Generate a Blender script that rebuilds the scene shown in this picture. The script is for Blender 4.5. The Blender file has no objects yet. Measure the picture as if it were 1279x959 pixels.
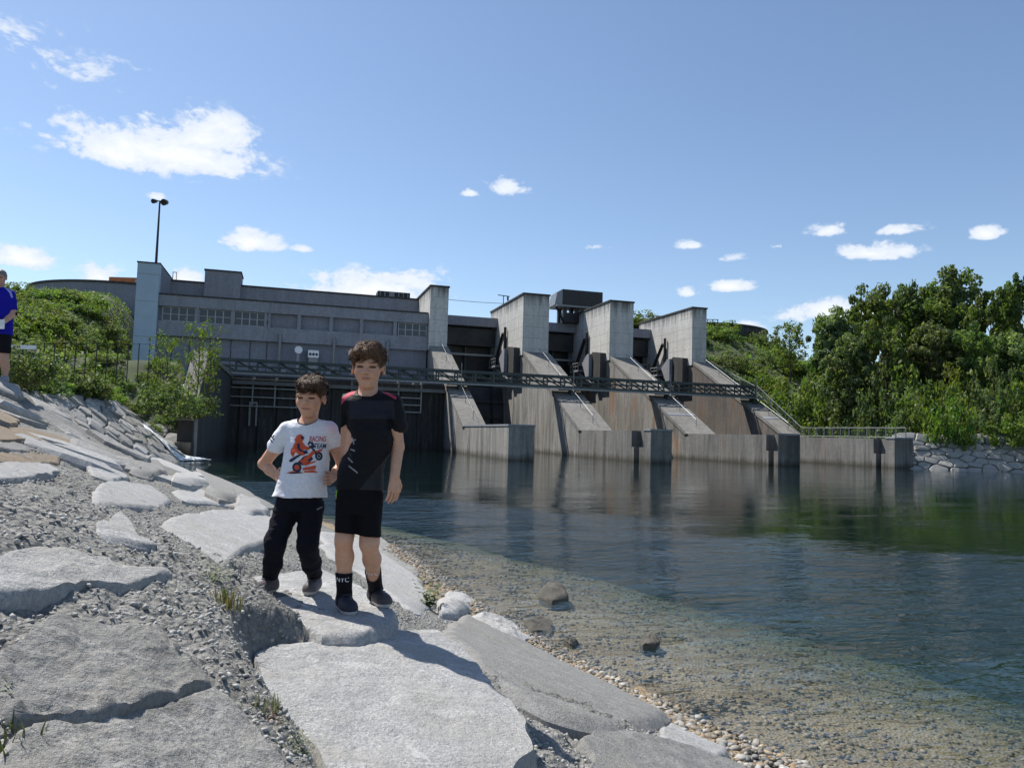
import bpy, bmesh, math, random, time
import numpy as np
from mathutils import Vector, Matrix
T0 = time.time()
rng = np.random.default_rng(7)
random.seed(7)
sc = bpy.context.scene
col = sc.collection

# ------------------------------------------------------------------ camera
HC, FPX, IW, IH = 2.1, 960.0, 1279.0, 959.0
_p, _r = math.radians(3.8), math.radians(1.7)
cF = np.array([0, math.cos(_p), math.sin(_p)])
_U0 = np.array([0, -math.sin(_p), math.cos(_p)])
cR = np.array([1.0, 0, 0]) * math.cos(_r) + _U0 * math.sin(_r)
cU = _U0 * math.cos(_r) - np.array([1.0, 0, 0]) * math.sin(_r)
cC = np.array([0, 0, HC])
cd = bpy.data.cameras.new('camera'); cam = bpy.data.objects.new('camera', cd); col.objects.link(cam)
M = Matrix.Identity(4)
for i in range(3):
    M[i][0], M[i][1], M[i][2], M[i][3] = cR[i], cU[i], -cF[i], cC[i]
cam.matrix_world = M
cd.sensor_fit = 'HORIZONTAL'; cd.sensor_width = 36; cd.lens = 36 * FPX / IW
cd.clip_start = 0.05; cd.clip_end = 4000
sc.camera = cam
sc.cycles.use_denoising = True
sc.cycles.max_bounces = 8; sc.cycles.diffuse_bounces = 3; sc.cycles.glossy_bounces = 3
sc.cycles.transmission_bounces = 4; sc.cycles.transparent_max_bounces = 12
sc.cycles.caustics_reflective = False; sc.cycles.caustics_refractive = False
sc.view_settings.view_transform = 'Standard'; sc.view_settings.look = 'None'
sc.view_settings.gamma = 1.0; sc.view_settings.use_curve_mapping = False
sc.view_settings.exposure = 0.7

SUN_EL, SUN_AZ = math.radians(56), math.radians(-55)      # azimuth measured from +Y towards +X
sunv = np.array([math.sin(SUN_AZ) * math.cos(SUN_EL), math.cos(SUN_AZ) * math.cos(SUN_EL), math.sin(SUN_EL)])

# ------------------------------------------------------------------ pixel -> direction helpers (used to measure the place)
def ray(x, y): return cF + (x - 639.5) / FPX * cR + (479.5 - y) / FPX * cU
def on_z(x, y, z):
    d = ray(x, y); return cC + d * ((z - cC[2]) / d[2])
def on_plane(x, y, P, n):
    d = ray(x, y); return cC + d * (np.dot(np.array(P) - cC, n) / np.dot(d, n))
def at_y(x, y, Y):
    d = ray(x, y); return cC + d * (Y / d[1])

# ------------------------------------------------------------------ world
world = bpy.data.worlds.new('World'); sc.world = world; world.use_nodes = True
nt = world.node_tree; nt.nodes.clear()
def N(t, ty, **k):
    n = t.nodes.new(ty)
    for a, b in k.items(): setattr(n, a, b)
    return n
def math_n(t, op, a, b=None, c=None, clamp=False):
    n = t.nodes.new('ShaderNodeMath'); n.operation = op; n.use_clamp = clamp
    for i, v in enumerate((a, b, c)):
        if v is None: continue
        if isinstance(v, (int, float)): n.inputs[i].default_value = v
        else: t.links.new(v, n.inputs[i])
    return n.outputs[0]
sky = N(nt, 'ShaderNodeTexSky', sky_type='NISHITA', sun_disc=False)
sky.sun_elevation = SUN_EL; sky.sun_rotation = SUN_AZ
sky.altitude = 400; sky.air_density = 1.0; sky.dust_density = 0.5; sky.ozone_density = 2.0
tc = N(nt, 'ShaderNodeTexCoord')
sep = N(nt, 'ShaderNodeSeparateXYZ'); nt.links.new(tc.outputs['Generated'], sep.inputs[0])
az = math_n(nt, 'ARCTAN2', sep.outputs[0], sep.outputs[1])
el = math_n(nt, 'ARCSINE', sep.outputs[2])
# clouds: (x, y, half width, half height, weight) measured in the photograph, stored as azimuth / elevation
CL = [(198,180,134,46,.95),(150,188,80,27,.85),(265,166,66,37,.85),(38,62,80,38,.2),(632,232,40,20,.85),(588,240,22,9,.7),(313,298,44,20,.95),(378,310,16,7,.75),
      (200,244,22,9,.85),(25,320,58,18,.95),(123,340,32,18,.9),(232,348,36,20,.95),(475,358,120,34,1.0),(520,350,60,28,.9),(747,307,22,7,.6),(862,305,16,7,.45),
      (908,356,36,12,.85),(860,364,18,11,.8),(1035,287,26,11,.85),(1088,313,56,18,.95),(1122,286,32,10,.85),(1232,290,20,11,.85),
      (1045,386,90,20,.85),(925,409,32,13,.9),(915,321,18,8,.45),(970,306,11,6,.5)]
field = None
def add_cloud(a0, e0, sa, se, wt):
    global field
    dx = math_n(nt, 'MULTIPLY', math_n(nt, 'SUBTRACT', az, a0), 1.0 / sa)
    dy = math_n(nt, 'SUBTRACT', el, e0)
    up = math_n(nt, 'MULTIPLY', math_n(nt, 'MAXIMUM', dy, 0.0), 1.0 / se)
    dn = math_n(nt, 'MULTIPLY', math_n(nt, 'MINIMUM', dy, 0.0), 1.7 / se)
    r2 = math_n(nt, 'ADD', math_n(nt, 'MULTIPLY', dx, dx), math_n(nt, 'ADD', math_n(nt, 'MULTIPLY', up, up), math_n(nt, 'MULTIPLY', dn, dn)))
    v = math_n(nt, 'MULTIPLY_ADD', math_n(nt, 'SQRT', r2), -wt, wt)
    field = v if field is None else math_n(nt, 'MAXIMUM', field, v)
for (x, y, hw, hh, wt) in CL:
    d = ray(x, y + hh * .25); d = d / np.linalg.norm(d)
    add_cloud(math.atan2(d[0], d[1]), math.asin(d[2]), hw / FPX * .95, hh / FPX * .95, wt)
rc = random.Random(3)
for k in range(16):                                   # the same fair-weather clouds go on all round the horizon
    a0 = rc.uniform(.75, 2 * math.pi - .75); a0 = a0 if a0 < math.pi else a0 - 2 * math.pi
    s = rc.uniform(.04, .16); add_cloud(a0, rc.uniform(.12, .5), s, s * .35, rc.uniform(.8, 1))
cn = N(nt, 'ShaderNodeTexNoise'); cn.inputs['Scale'].default_value = 14; cn.inputs['Detail'].default_value = 10; cn.inputs['Roughness'].default_value = .68; cn.inputs['Distortion'].default_value = .35
mp = N(nt, 'ShaderNodeMapping'); mp.inputs['Scale'].default_value = (1, 1, 1.7); nt.links.new(tc.outputs['Generated'], mp.inputs[0]); nt.links.new(mp.outputs[0], cn.inputs['Vector'])
cn2 = N(nt, 'ShaderNodeTexNoise'); cn2.inputs['Scale'].default_value = 60; cn2.inputs['Detail'].default_value = 5; nt.links.new(mp.outputs[0], cn2.inputs['Vector'])
fb = math_n(nt, 'MULTIPLY_ADD', math_n(nt, 'SUBTRACT', cn.outputs[0], .5), 2.7, field)
fb = math_n(nt, 'MULTIPLY_ADD', math_n(nt, 'SUBTRACT', cn2.outputs[0], .5), .8, fb)
mr = N(nt, 'ShaderNodeMapRange', interpolation_type='SMOOTHSTEP'); nt.links.new(fb, mr.inputs[0]); mr.inputs[1].default_value = .04; mr.inputs[2].default_value = .42
# no cloud where no cloud field is near
gate = N(nt, 'ShaderNodeMapRange'); nt.links.new(field, gate.inputs[0]); gate.inputs[1].default_value = -.3; gate.inputs[2].default_value = .12
mask = math_n(nt, 'MULTIPLY', mr.outputs[0], gate.outputs[0])
mask = math_n(nt, 'MULTIPLY', mask, .93)
ccol = N(nt, 'ShaderNodeMix', data_type='RGBA')
ccol.inputs['A'].default_value = (5.4, 5.9, 6.7, 1); ccol.inputs['B'].default_value = (7.4, 7.45, 7.5, 1)
sh = N(nt, 'ShaderNodeMapRange'); nt.links.new(fb, sh.inputs[0]); sh.inputs[1].default_value = .3; sh.inputs[2].default_value = 1.2
nt.links.new(sh.outputs[0], ccol.inputs['Factor'])
mix = N(nt, 'ShaderNodeMix', data_type='RGBA'); nt.links.new(mask, mix.inputs['Factor'])
nt.links.new(sky.outputs[0], mix.inputs['A']); nt.links.new(ccol.outputs['Result'], mix.inputs['B'])
bg = N(nt, 'ShaderNodeBackground'); bg.inputs[1].default_value = 0.092
nt.links.new(mix.outputs['Result'], bg.inputs[0])
wo = N(nt, 'ShaderNodeOutputWorld'); nt.links.new(bg.outputs[0], wo.inputs[0])

ld = bpy.data.lights.new('sun', 'SUN'); ld.energy = 4.0; ld.angle = math.radians(.53); ld.color = (1, .955, .88)
sun = bpy.data.objects.new('sun', ld); col.objects.link(sun)
sun.rotation_euler = Vector((-sunv[0], -sunv[1], -sunv[2])).to_track_quat('-Z', 'Y').to_euler(); sun.location = (0, 0, 60)

# ------------------------------------------------------------------ helpers: objects
def tag(o, label=None, cat=None, group=None, kind=None):
    if label: o['label'] = label
    if cat: o['category'] = cat
    if group: o['group'] = group
    if kind: o['kind'] = kind
    return o
def thing(name, label, cat, loc=(0, 0, 0), group=None):
    o = bpy.data.objects.new(name, None); col.objects.link(o); o.location = loc; o.empty_display_size = .2
    return tag(o, label, cat, group)
def wloc(o):
    v = Vector((0, 0, 0))
    while o is not None: v = v + o.location; o = o.parent
    return v
def link_mesh(name, me, mat, parent=None, smooth=False):
    if mat is not None: me.materials.append(mat)
    if smooth: me.shade_smooth()
    o = bpy.data.objects.new(name, me); col.objects.link(o)
    if parent is not None: o.parent = parent
    return o
def mesh_np(name, V, Fq, smooth=False, attrs=None):
    """V (n,3), Fq (m,3) or (m,4) arrays"""
    V = np.asarray(V, dtype=np.float32); Fq = np.asarray(Fq, dtype=np.int32)
    me = bpy.data.meshes.new(name); k = Fq.shape[1]; m = len(Fq)
    me.vertices.add(len(V)); me.vertices.foreach_set('co', V.ravel())
    me.loops.add(m * k); me.loops.foreach_set('vertex_index', Fq.ravel())
    me.polygons.add(m); me.polygons.foreach_set('loop_start', np.arange(0, m * k, k, dtype=np.int32)); me.polygons.foreach_set('loop_total', np.full(m, k, dtype=np.int32))
    if attrs:
        for an, av in attrs.items():
            av = np.asarray(av, dtype=np.float32)
            if av.ndim == 1:
                at = me.attributes.new(an, 'FLOAT', 'POINT'); at.data.foreach_set('value', av)
            else:
                at = me.attributes.new(an, 'FLOAT_COLOR', 'POINT')
                at.data.foreach_set('color', np.concatenate([av, np.ones((len(av), 1), np.float32)], 1).ravel())
    me.update(calc_edges=True); me.validate()
    if smooth: me.shade_smooth()
    return me

# dam frame: u along the dam (to the right), w upstream, z up
ANG = math.radians(16.2)
du = np.array([math.cos(ANG), math.sin(ANG), 0]); dw = np.array([-math.sin(ANG), math.cos(ANG), 0]); dz = np.array([0, 0, 1.0])
def D(u, w, z): return du * u + dw * w + dz * z
def W_(x, y, w0):
    P = on_plane(x, y, dw * w0, dw); return float(P @ du), float(P[2])
class MB:
    def __init__(s): s.v = []; s.f = []
    def hexa(s, pts):           # 8 points: bottom 4 ccw, top 4
        b = len(s.v); s.v += [tuple(p) for p in pts]
        s.f += [tuple(b + i for i in q) for q in ((3, 2, 1, 0), (4, 5, 6, 7), (0, 1, 5, 4), (1, 2, 6, 5), (2, 3, 7, 6), (3, 0, 4, 7))]
    def box(s, u0, u1, w0, w1, z0, z1):   # dam frame
        s.hexa([D(u0, w0, z0), D(u1, w0, z0), D(u1, w1, z0), D(u0, w1, z0), D(u0, w0, z1), D(u1, w0, z1), D(u1, w1, z1), D(u0, w1, z1)])
    def wbox(s, x0, x1, y0, y1, z0, z1):  # world axes
        s.hexa([(x0, y0, z0), (x1, y0, z0), (x1, y1, z0), (x0, y1, z0), (x0, y0, z1), (x1, y0, z1), (x1, y1, z1), (x0, y1, z1)])
    def prism(s, poly, u0, u1):           # poly: (w,z) outline, extruded along u
        n = len(poly); b = len(s.v)
        s.v += [tuple(D(u0, w, z)) for w, z in poly] + [tuple(D(u1, w, z)) for w, z in poly]
        s.f.append(tuple(b + i for i in range(n))); s.f.append(tuple(b + n + i for i in reversed(range(n))))
        s.f += [(b + (i + 1) % n, b + i, b + n + i, b + n + (i + 1) % n) for i in range(n)]
    def tube(s, p, q, r, n=6, r2=None):
        p = np.array(p, float); q = np.array(q, float); a = q - p; L = np.linalg.norm(a)
        if L < 1e-6: return
        a /= L; t = np.array([0, 0, 1.0]) if abs(a[2]) < .9 else np.array([1.0, 0, 0])
        e1 = np.cross(a, t); e1 /= np.linalg.norm(e1); e2 = np.cross(a, e1); r2 = r if r2 is None else r2
        b = len(s.v)
        for P, rr in ((p, r), (q, r2)):
            for k in range(n):
                th = 2 * math.pi * k / n; s.v.append(tuple(P + (e1 * math.cos(th) + e2 * math.sin(th)) * rr))
        s.f += [(b + k, b + (k + 1) % n, b + n + (k + 1) % n, b + n + k) for k in range(n)]
        s.f.append(tuple(b + k for k in reversed(range(n)))); s.f.append(tuple(b + n + k for k in range(n)))
    def bar(s, p, q, t):                  # square bar between two dam-frame points
        s.tube(D(*p), D(*q), t * .7071, 4)
    def build(s, name, mat, parent=None, smooth=False):
        me = bpy.data.meshes.new(name); o_ = wloc(parent) if parent is not None else Vector((0, 0, 0))
        me.from_pydata([(v[0] - o_.x, v[1] - o_.y, v[2] - o_.z) for v in s.v], [], s.f); me.update()
        bm = bmesh.new(); bm.from_mesh(me); bmesh.ops.recalc_face_normals(bm, faces=bm.faces); bm.to_mesh(me); bm.free()
        return link_mesh(name, me, mat, parent, smooth)

# ------------------------------------------------------------------ helpers: vectorised noise
_perm = np.random.default_rng(11).permutation(512).astype(np.int64)
_grad = np.random.default_rng(12).normal(size=(512, 3)); _grad /= np.linalg.norm(_grad, axis=1, keepdims=True)
def pn(P):
    """gradient noise, P (...,3) -> about -1..1"""
    P = np.asarray(P, float); I = np.floor(P).astype(np.int64); f = P - I; w = f * f * f * (f * (f * 6 - 15) + 10)
    out = 0
    for i in (0, 1):
        for j in (0, 1):
            for k in (0, 1):
                h = _perm[(_perm[(_perm[(I[..., 0] + i) & 511] + I[..., 1] + j) & 511] + I[..., 2] + k) & 511]
                g = _grad[h]; dd = g[..., 0] * (f[..., 0] - i) + g[..., 1] * (f[..., 1] - j) + g[..., 2] * (f[..., 2] - k)
                wt = (w[..., 0] if i else 1 - w[..., 0]) * (w[..., 1] if j else 1 - w[..., 1]) * (w[..., 2] if k else 1 - w[..., 2])
                out = out + dd * wt
    return out * 1.6
def fbm(P, oct=4, lac=2.1, gain=.5):
    a = 1.0; s = 0; P = np.asarray(P, float)
    for o in range(oct):
        s = s + a * pn(P + o * 17.3); P = P * lac; a *= gain
    return s
def smooth01(x): x = np.clip(x, 0, 1); return x * x * (3 - 2 * x)

# ------------------------------------------------------------------ materials
def new_mat(name):
    m = bpy.data.materials.new(name); m.use_nodes = True; t = m.node_tree
    b = t.nodes['Principled BSDF']; return m, t, b
def ramp(t, fac, stops):
    r = t.nodes.new('ShaderNodeValToRGB'); e = r.color_ramp.elements
    while len(e) < len(stops): e.new(.5)
    for i, (p, c) in enumerate(stops): e[i].position = p; e[i].color = (*c, 1)
    t.links.new(fac, r.inputs[0]); return r.outputs[0]
def noise_n(t, vec, scale, detail=4, rough=.55, dist=0):
    n = t.nodes.new('ShaderNodeTexNoise'); n.inputs['Scale'].default_value = scale; n.inputs['Detail'].default_value = detail
    n.inputs['Roughness'].default_value = rough; n.inputs['Distortion'].default_value = dist
    if vec is not None: t.links.new(vec, n.inputs['Vector'])
    return n.outputs[0]
def scaled(t, vec, s):
    m = t.nodes.new('ShaderNodeMapping'); m.inputs['Scale'].default_value = s; t.links.new(vec, m.inputs[0]); return m.outputs[0]
def mixc(t, fac, a, b, mode='MIX'):
    m = t.nodes.new('ShaderNodeMix'); m.data_type = 'RGBA'; m.blend_type = mode
    for k, v in (('Factor', fac), ('A', a), ('B', b)):
        if isinstance(v, tuple): m.inputs[k].default_value = (*v, 1)
        elif isinstance(v, (int, float)): m.inputs[k].default_value = v
        else: t.links.new(v, m.inputs[k])
    return m.outputs['Result']
def pos(t): return t.nodes.new('ShaderNodeNewGeometry').outputs['Position']
def objc(t): return t.nodes.new('ShaderNodeTexCoord').outputs['Object']
def bump(t, b, h, strength=.5, dist=.02):
    n = t.nodes.new('ShaderNodeBump'); n.inputs['Strength'].default_value = strength; n.inputs['Distance'].default_value = dist
    t.links.new(h, n.inputs['Height']); t.links.new(n.outputs[0], b.inputs['Normal'])
def plain(name, c, rough=.6, metal=0.0, var=.15, scale=6.0, spec=.5):
    m, t, b = new_mat(name); p = objc(t); n = noise_n(t, p, scale, 4)
    lo = tuple(x * (1 - var) for x in c); hi = tuple(min(1, x * (1 + var)) for x in c)
    t.links.new(ramp(t, n, [(.3, lo), (.7, hi)]), b.inputs['Base Color'])
    b.inputs['Roughness'].default_value = rough; b.inputs['Metallic'].default_value = metal; b.inputs['Specular IOR Level'].default_value = spec
    return m
def concrete(name, base, streak=(.5, .48, .44), amount=.6, dark=(.06, .055, .05), rust=0.0, lines=0.0, drip=0.0, low=0.0, lowc=(.05, .045, .035)):
    m, t, b = new_mat(name); p = pos(t)
    big = noise_n(t, p, .22, 6, .6); fine = noise_n(t, p, 3.2, 6, .7)
    st = noise_n(t, scaled(t, p, (.9, .9, .1)), 1.0, 7, .72, .8)
    st2 = noise_n(t, scaled(t, p, (2.6, 2.6, .22)), 1.0, 6, .7, .8)
    lo = tuple(x * .82 for x in base); hi = tuple(min(1, x * 1.16) for x in base)
    c = ramp(t, fine, [(.3, lo), (.7, hi)])
    f1 = ramp(t, st, [(.44, (0, 0, 0)), (.72, (1, 1, 1))])
    c = mixc(t, math_n(t, 'MULTIPLY', f1, amount), c, dark)
    f2 = ramp(t, st2, [(.5, (0, 0, 0)), (.75, (1, 1, 1))])
    c = mixc(t, math_n(t, 'MULTIPLY', math_n(t, 'MULTIPLY', f2, big), amount * .55), c, streak)
    c = mixc(t, math_n(t, 'MULTIPLY', ramp(t, big, [(.42, (0, 0, 0)), (.65, (1, 1, 1))]), amount * .45), c, tuple(x * .45 for x in base))
    sp = t.nodes.new('ShaderNodeSeparateXYZ'); t.links.new(p, sp.inputs[0])
    if rust:
        rn = noise_n(t, scaled(t, p, (.35, .35, .15)), 1.0, 6, .6, .5)
        c = mixc(t, math_n(t, 'MULTIPLY', ramp(t, rn, [(.55, (0, 0, 0)), (.72, (1, 1, 1))]), rust), c, (.27, .115, .03))
    if low:                                      # algae and damp on the lowest courses, near the waterline
        lz = math_n(t, 'MULTIPLY_ADD', st, -1.6, math_n(t, 'ADD', sp.outputs[2], .5))
        lf = N(t, 'ShaderNodeMapRange'); t.links.new(lz, lf.inputs[0]); lf.inputs[1].default_value = .35; lf.inputs[2].default_value = -.25
        c = mixc(t, math_n(t, 'MULTIPLY', lf.outputs[0], low), c, lowc)
    if drip:                                     # black run-off below the coping
        dn = noise_n(t, scaled(t, p, (1.1, 1.1, .05)), 1.0, 5, .7, .4); dl = N(t, 'ShaderNodeMapRange', interpolation_type='SMOOTHSTEP'); t.links.new(math_n(t, 'MULTIPLY_ADD', dn, 7.0, sp.outputs[2]), dl.inputs[0]); dl.inputs[1].default_value = 23.2; dl.inputs[2].default_value = 25.4
        c = mixc(t, math_n(t, 'MULTIPLY', dl.outputs[0], drip), c, (.05, .048, .045))
    if lines:                                    # joints left by the formwork lifts
        fr = math_n(t, 'FRACT', math_n(t, 'MULTIPLY_ADD', sp.outputs[2], 1 / 1.55, math_n(t, 'MULTIPLY', fine, .03)))
        ln = math_n(t, 'LESS_THAN', fr, .055)
        c = mixc(t, math_n(t, 'MULTIPLY', ln, lines), c, tuple(x * .35 for x in base))
    t.links.new(c, b.inputs['Base Color']); b.inputs['Roughness'].default_value = .9; b.inputs['Specular IOR Level'].default_value = .25
    bump(t, b, fine, .35, .04)
    return m
# ================================================================== DAM
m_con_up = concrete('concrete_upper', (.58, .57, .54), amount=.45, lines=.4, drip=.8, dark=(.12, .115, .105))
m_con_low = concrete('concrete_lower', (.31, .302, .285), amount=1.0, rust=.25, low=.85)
m_con_rust = concrete('concrete_rust_stained', (.28, .265, .24), amount=1.0, rust=.75, low=.85)
m_con_brown = concrete('concrete_brown_stained', (.15, .13, .115), amount=.8, rust=.3, low=.85)
m_con_nose = concrete('concrete_nose_wall', (.2, .195, .183), streak=(.46, .44, .41), amount=1.0, rust=.15, low=.9)
m_con_slope = concrete('concrete_slope', (.23, .22, .2), amount=.5, lines=.0)
m_con_fac = concrete('concrete_facade', (.27, .28, .315), amount=.35, dark=(.08, .08, .08))
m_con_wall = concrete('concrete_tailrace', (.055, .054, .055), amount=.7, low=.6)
m_con_panel = concrete('concrete_panel', (.23, .243, .285), amount=.3, dark=(.08, .08, .085))
m_tower = plain('pale_blue_cladding', (.36, .46, .56), .6, var=.06, scale=.6)
m_steel = plain('dark_green_steel', (.045, .06, .06), .55, .3, .25)
m_steel2 = plain('grey_steel', (.22, .23, .24), .5, .5, .2)
m_gate = plain('gate_steel', (.035, .037, .04), .6, .2, .4, .6)
m_black = plain('black_cladding', (.02, .02, .023), .5, .2, .3, 1.5)
m_frame = plain('window_frame', (.36, .37, .4), .5)
m_white = plain('white_paint', (.75, .76, .78), .5)
m_rusty = plain('orange_container', (.42, .13, .045), .7, var=.2, scale=.8)
m_galv = plain('galvanised_steel', (.2, .21, .215), .5, .4)
def glassy(name, c):
    m, t, b = new_mat(name); b.inputs['Base Color'].default_value = (*c, 1); b.inputs['Roughness'].default_value = .12; b.inputs['Specular IOR Level'].default_value = .6
    bump(t, b, noise_n(t, pos(t), .7, 2), .08, .05); return m
m_glass = glassy('window_glass', (.018, .022, .03))

# ---- weir piers
UL = [17.65, 30.6, 43.5, 56.6]; TL = [2.25, 2.05, 2.35, 2.2]; TU = [2.3, 3.6, 3.5, 2.2]
def w_on(u0, x, y): return float(on_plane(x, y, du * u0, du) @ dw)
plabel = ['concrete weir pier beside the power house, with mossy low wall', 'second concrete weir pier from the power house, below the antenna',
          'third concrete weir pier from the power house, right of the crane', 'last concrete weir pier by the wooded bank, with railing on its low wall']
notch_px = [None, (789, 804), (957, 972), (1091, 1106)]
low_m = [m_con_low, m_con_low, m_con_rust, m_con_brown]
for i in range(4):
    u0 = UL[i]; b0 = D(u0, 61.3, 0)
    P = thing('weir_pier', plabel[i], 'weir pier', b0, 'concrete piers of the weir')
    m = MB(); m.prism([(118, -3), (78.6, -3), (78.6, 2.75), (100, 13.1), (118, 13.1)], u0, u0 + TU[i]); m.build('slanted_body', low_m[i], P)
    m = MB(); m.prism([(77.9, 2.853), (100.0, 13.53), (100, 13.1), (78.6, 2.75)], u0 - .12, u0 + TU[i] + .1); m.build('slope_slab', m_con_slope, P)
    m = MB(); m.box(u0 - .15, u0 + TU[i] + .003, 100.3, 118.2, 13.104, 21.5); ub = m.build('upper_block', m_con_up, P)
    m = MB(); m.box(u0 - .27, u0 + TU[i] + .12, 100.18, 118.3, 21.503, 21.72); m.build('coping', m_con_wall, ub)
    # light bands across the slope
    for wz in ((88.9, .45),) if i != 0 else ():
        m = MB(); w0_ = wz[0] - 6.5 if i != 1 else wz[0] - 1
        za = 2.853 + (w0_ - 77.9) * .4833
        m.prism([(w0_, za + .01), (w0_ + .5, za + .25), (w0_ + .5, za + .29), (w0_, za + .05)], u0 - .1, u0 + TU[i]); m.build('step', m_con_fac, P)
    m = MB(); u1 = u0 + TL[i]; nm = m_con_low if i == 0 else m_con_nose
    if notch_px[i] is None:
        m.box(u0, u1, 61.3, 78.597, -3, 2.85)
    else:
        wa, wb = w_on(u0, notch_px[i][1], 548), w_on(u0, notch_px[i][0], 548)
        m.box(u0, u1, 61.3, wa, -3, 2.85); m.box(u0, u1, wb, 78.597, -3, 2.85)
        wm0, wm1 = wa + (wb - wa) * .35, wa + (wb - wa) * .8
        m.box(u0 + .9, u1, wa, wb, -3, 2.848)
        m.box(u0 + .002, u0 + .897, wa + .001, wm0, -3, 1.35); m.box(u0 + .002, u0 + .897, wm1, wb - .001, -3, 1.35)
    nw = m.build('low_wall', nm, P)
    m = MB(); m.box(u0 - .06, u1 + .06, 61.24, 78.59 if notch_px[i] is None else wa - .02, 2.853, 3.0); m.build('wall_coping', m_con_fac, nw)
    if i > 0:                                   # trunnion block, hoist and platform on the flank
        m = MB(); m.prism([(101.5, 10.2), (104.5, 10.2), (107.2, 13.2), (104.5, 14.6), (101.5, 14.2)], u0 - 1.0, u0 - .002); m.build('bearing_block', m_con_wall, P)
        m = MB(); m.prism([(104.6, 11.0), (105.8, 11.0), (107.3, 13.1), (105.4, 14.3), (104.6, 14.3)], u0 - 1.5, u0 - 1.01); m.build('bearing_plate', m_con_fac, P)
        h = MB(); h.bar((u0 - .75, 112.2, 12.6), (u0 - .6, 108.6, 17.0), .42); h.build('hoist_cylinder', m_black, P)
        h = MB(); h.bar((u0 - .45, 108.2, 13.2), (u0 - .45, 108.2, 17.9), .28); h.build('hoist_post', m_black, P)
        h = MB(); h.bar((u0 - .5, 115.2, 13.5), (u0 - .5, 115.2, 20.2), .5); h.build('guide_rail', m_steel2, P)
        h = MB(); h.box(u0 - 2.0, u0 - .2, 107.6, 111.2, 11.9, 12.15); pl = h.build('platform', m_con_fac, P)
        h = MB()
        for k in range(4): h.bar((u0 - 1.95, 107.7 + k * 1.1, 12.15), (u0 - 1.95, 107.7 + k * 1.1, 13.2), .08)
        h.bar((u0 - 1.95, 107.7, 13.2), (u0 - 1.95, 111, 13.2), .08); h.bar((u0 - 1.95, 107.7, 12.7), (u0 - 1.95, 111, 12.7), .06); h.build('rail', m_galv, pl)
        h = MB(); h.bar((u0 - 1.7, 109, 11.9), (u0 - .2, 105.2, 9.6), .3); h.build('brace', m_con_fac, P)
    # thin handrail running down the slope
    h = MB(); ur = u0 + TU[i] * .55
    h.bar((ur, 79.5, 4.55), (ur, 99.5, 14.2), .03)
    for k in range(6): ww = 79.5 + k * 3.9; zz = 3.62 + (ww - 79.5) * .4833; h.bar((ur, ww, zz - .1), (ur, ww, zz + .95), .05)
    h.build('slope_handrail', m_steel2, P)

# ---- weir gates and gate bridges, one per bay
glab = ['dark weir gate in the bay next to the power house', 'dark weir gate in the middle bay under the crane', 'dark weir gate in the bay nearest the wooded bank']
blab = ['concrete gate bridge between the first two piers', 'concrete gate bridge under the black crane', 'concrete gate bridge between the last two piers']
for i in range(3):
    ua, ub_ = UL[i] + TU[i] + .01, UL[i + 1] - .17
    G = thing('weir_gate', glab[i], 'weir gate', D((ua + ub_) / 2, 110, 0), 'steel gates of the weir')
    prof = [(111.5 - 3.2 * math.cos((k / 10 - .5) * 2.0), -2 + 11 * k / 10) for k in range(11)]
    m = MB(); m.prism(prof + [(w + .3, z) for w, z in reversed(prof)], ua + .05, ub_ - .05); m.build('skin_plate', m_gate, G)
    for k in range(1, 5):
        w_, z_ = prof[k * 2]; m = MB(); m.box(ua + .1, ub_ - .1, w_ - .35, w_ - .02, z_ - .15, z_ + .15); m.build('rib', m_gate, G)
    for f in (.18, .5, .82):
        uu = ua + (ub_ - ua) * f; m = MB()
        for k in range(10): m.bar((uu, prof[k][0] - .3, prof[k][1]), (uu, prof[k + 1][0] - .3, prof[k + 1][1]), .22)
        m.build('girder', m_gate, G)
    B = thing('gate_bridge', blab[i], 'bridge', D((ua + ub_) / 2, 114, 9), 'bridges over the weir gates')
    m = MB(); m.box(ua, ub_, 113.6, 118, 18.55, 19.95); m.build('beam', m_con_fac, B)
    m = MB(); m.box(ua + .02, ub_ - .02, 116.2, 117.9, 8.5, 18.5); wl = m.build('back_wall', m_black, B)
    m = MB(); m.box(ua + .05, ub_ - .05, 114.6, 116.1, 15.6, 18.3); m.build('girder', m_gate, B)
    m = MB(); m.box(ua + .05, ub_ - .05, 113.9, 114.3, 14.0, 14.3); m.build('walkway', m_steel2, B)
    for k in range(3):
        m = MB(); m.box(ua + 1 + k * 2.4, ua + 1.25 + k * 2.4, 115.3, 115.7, 8.6, 15.55); m.build('post', m_steel, B)
    for k in range(4):
        m = MB(); zz = 10.6 + k * .5 + (3.2 if k > 1 else 0); m.box(ua + 1.3, ua + 3.3, 115.2, 115.32, zz, zz + .12); m.build('louvre', m_galv, B)

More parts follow.
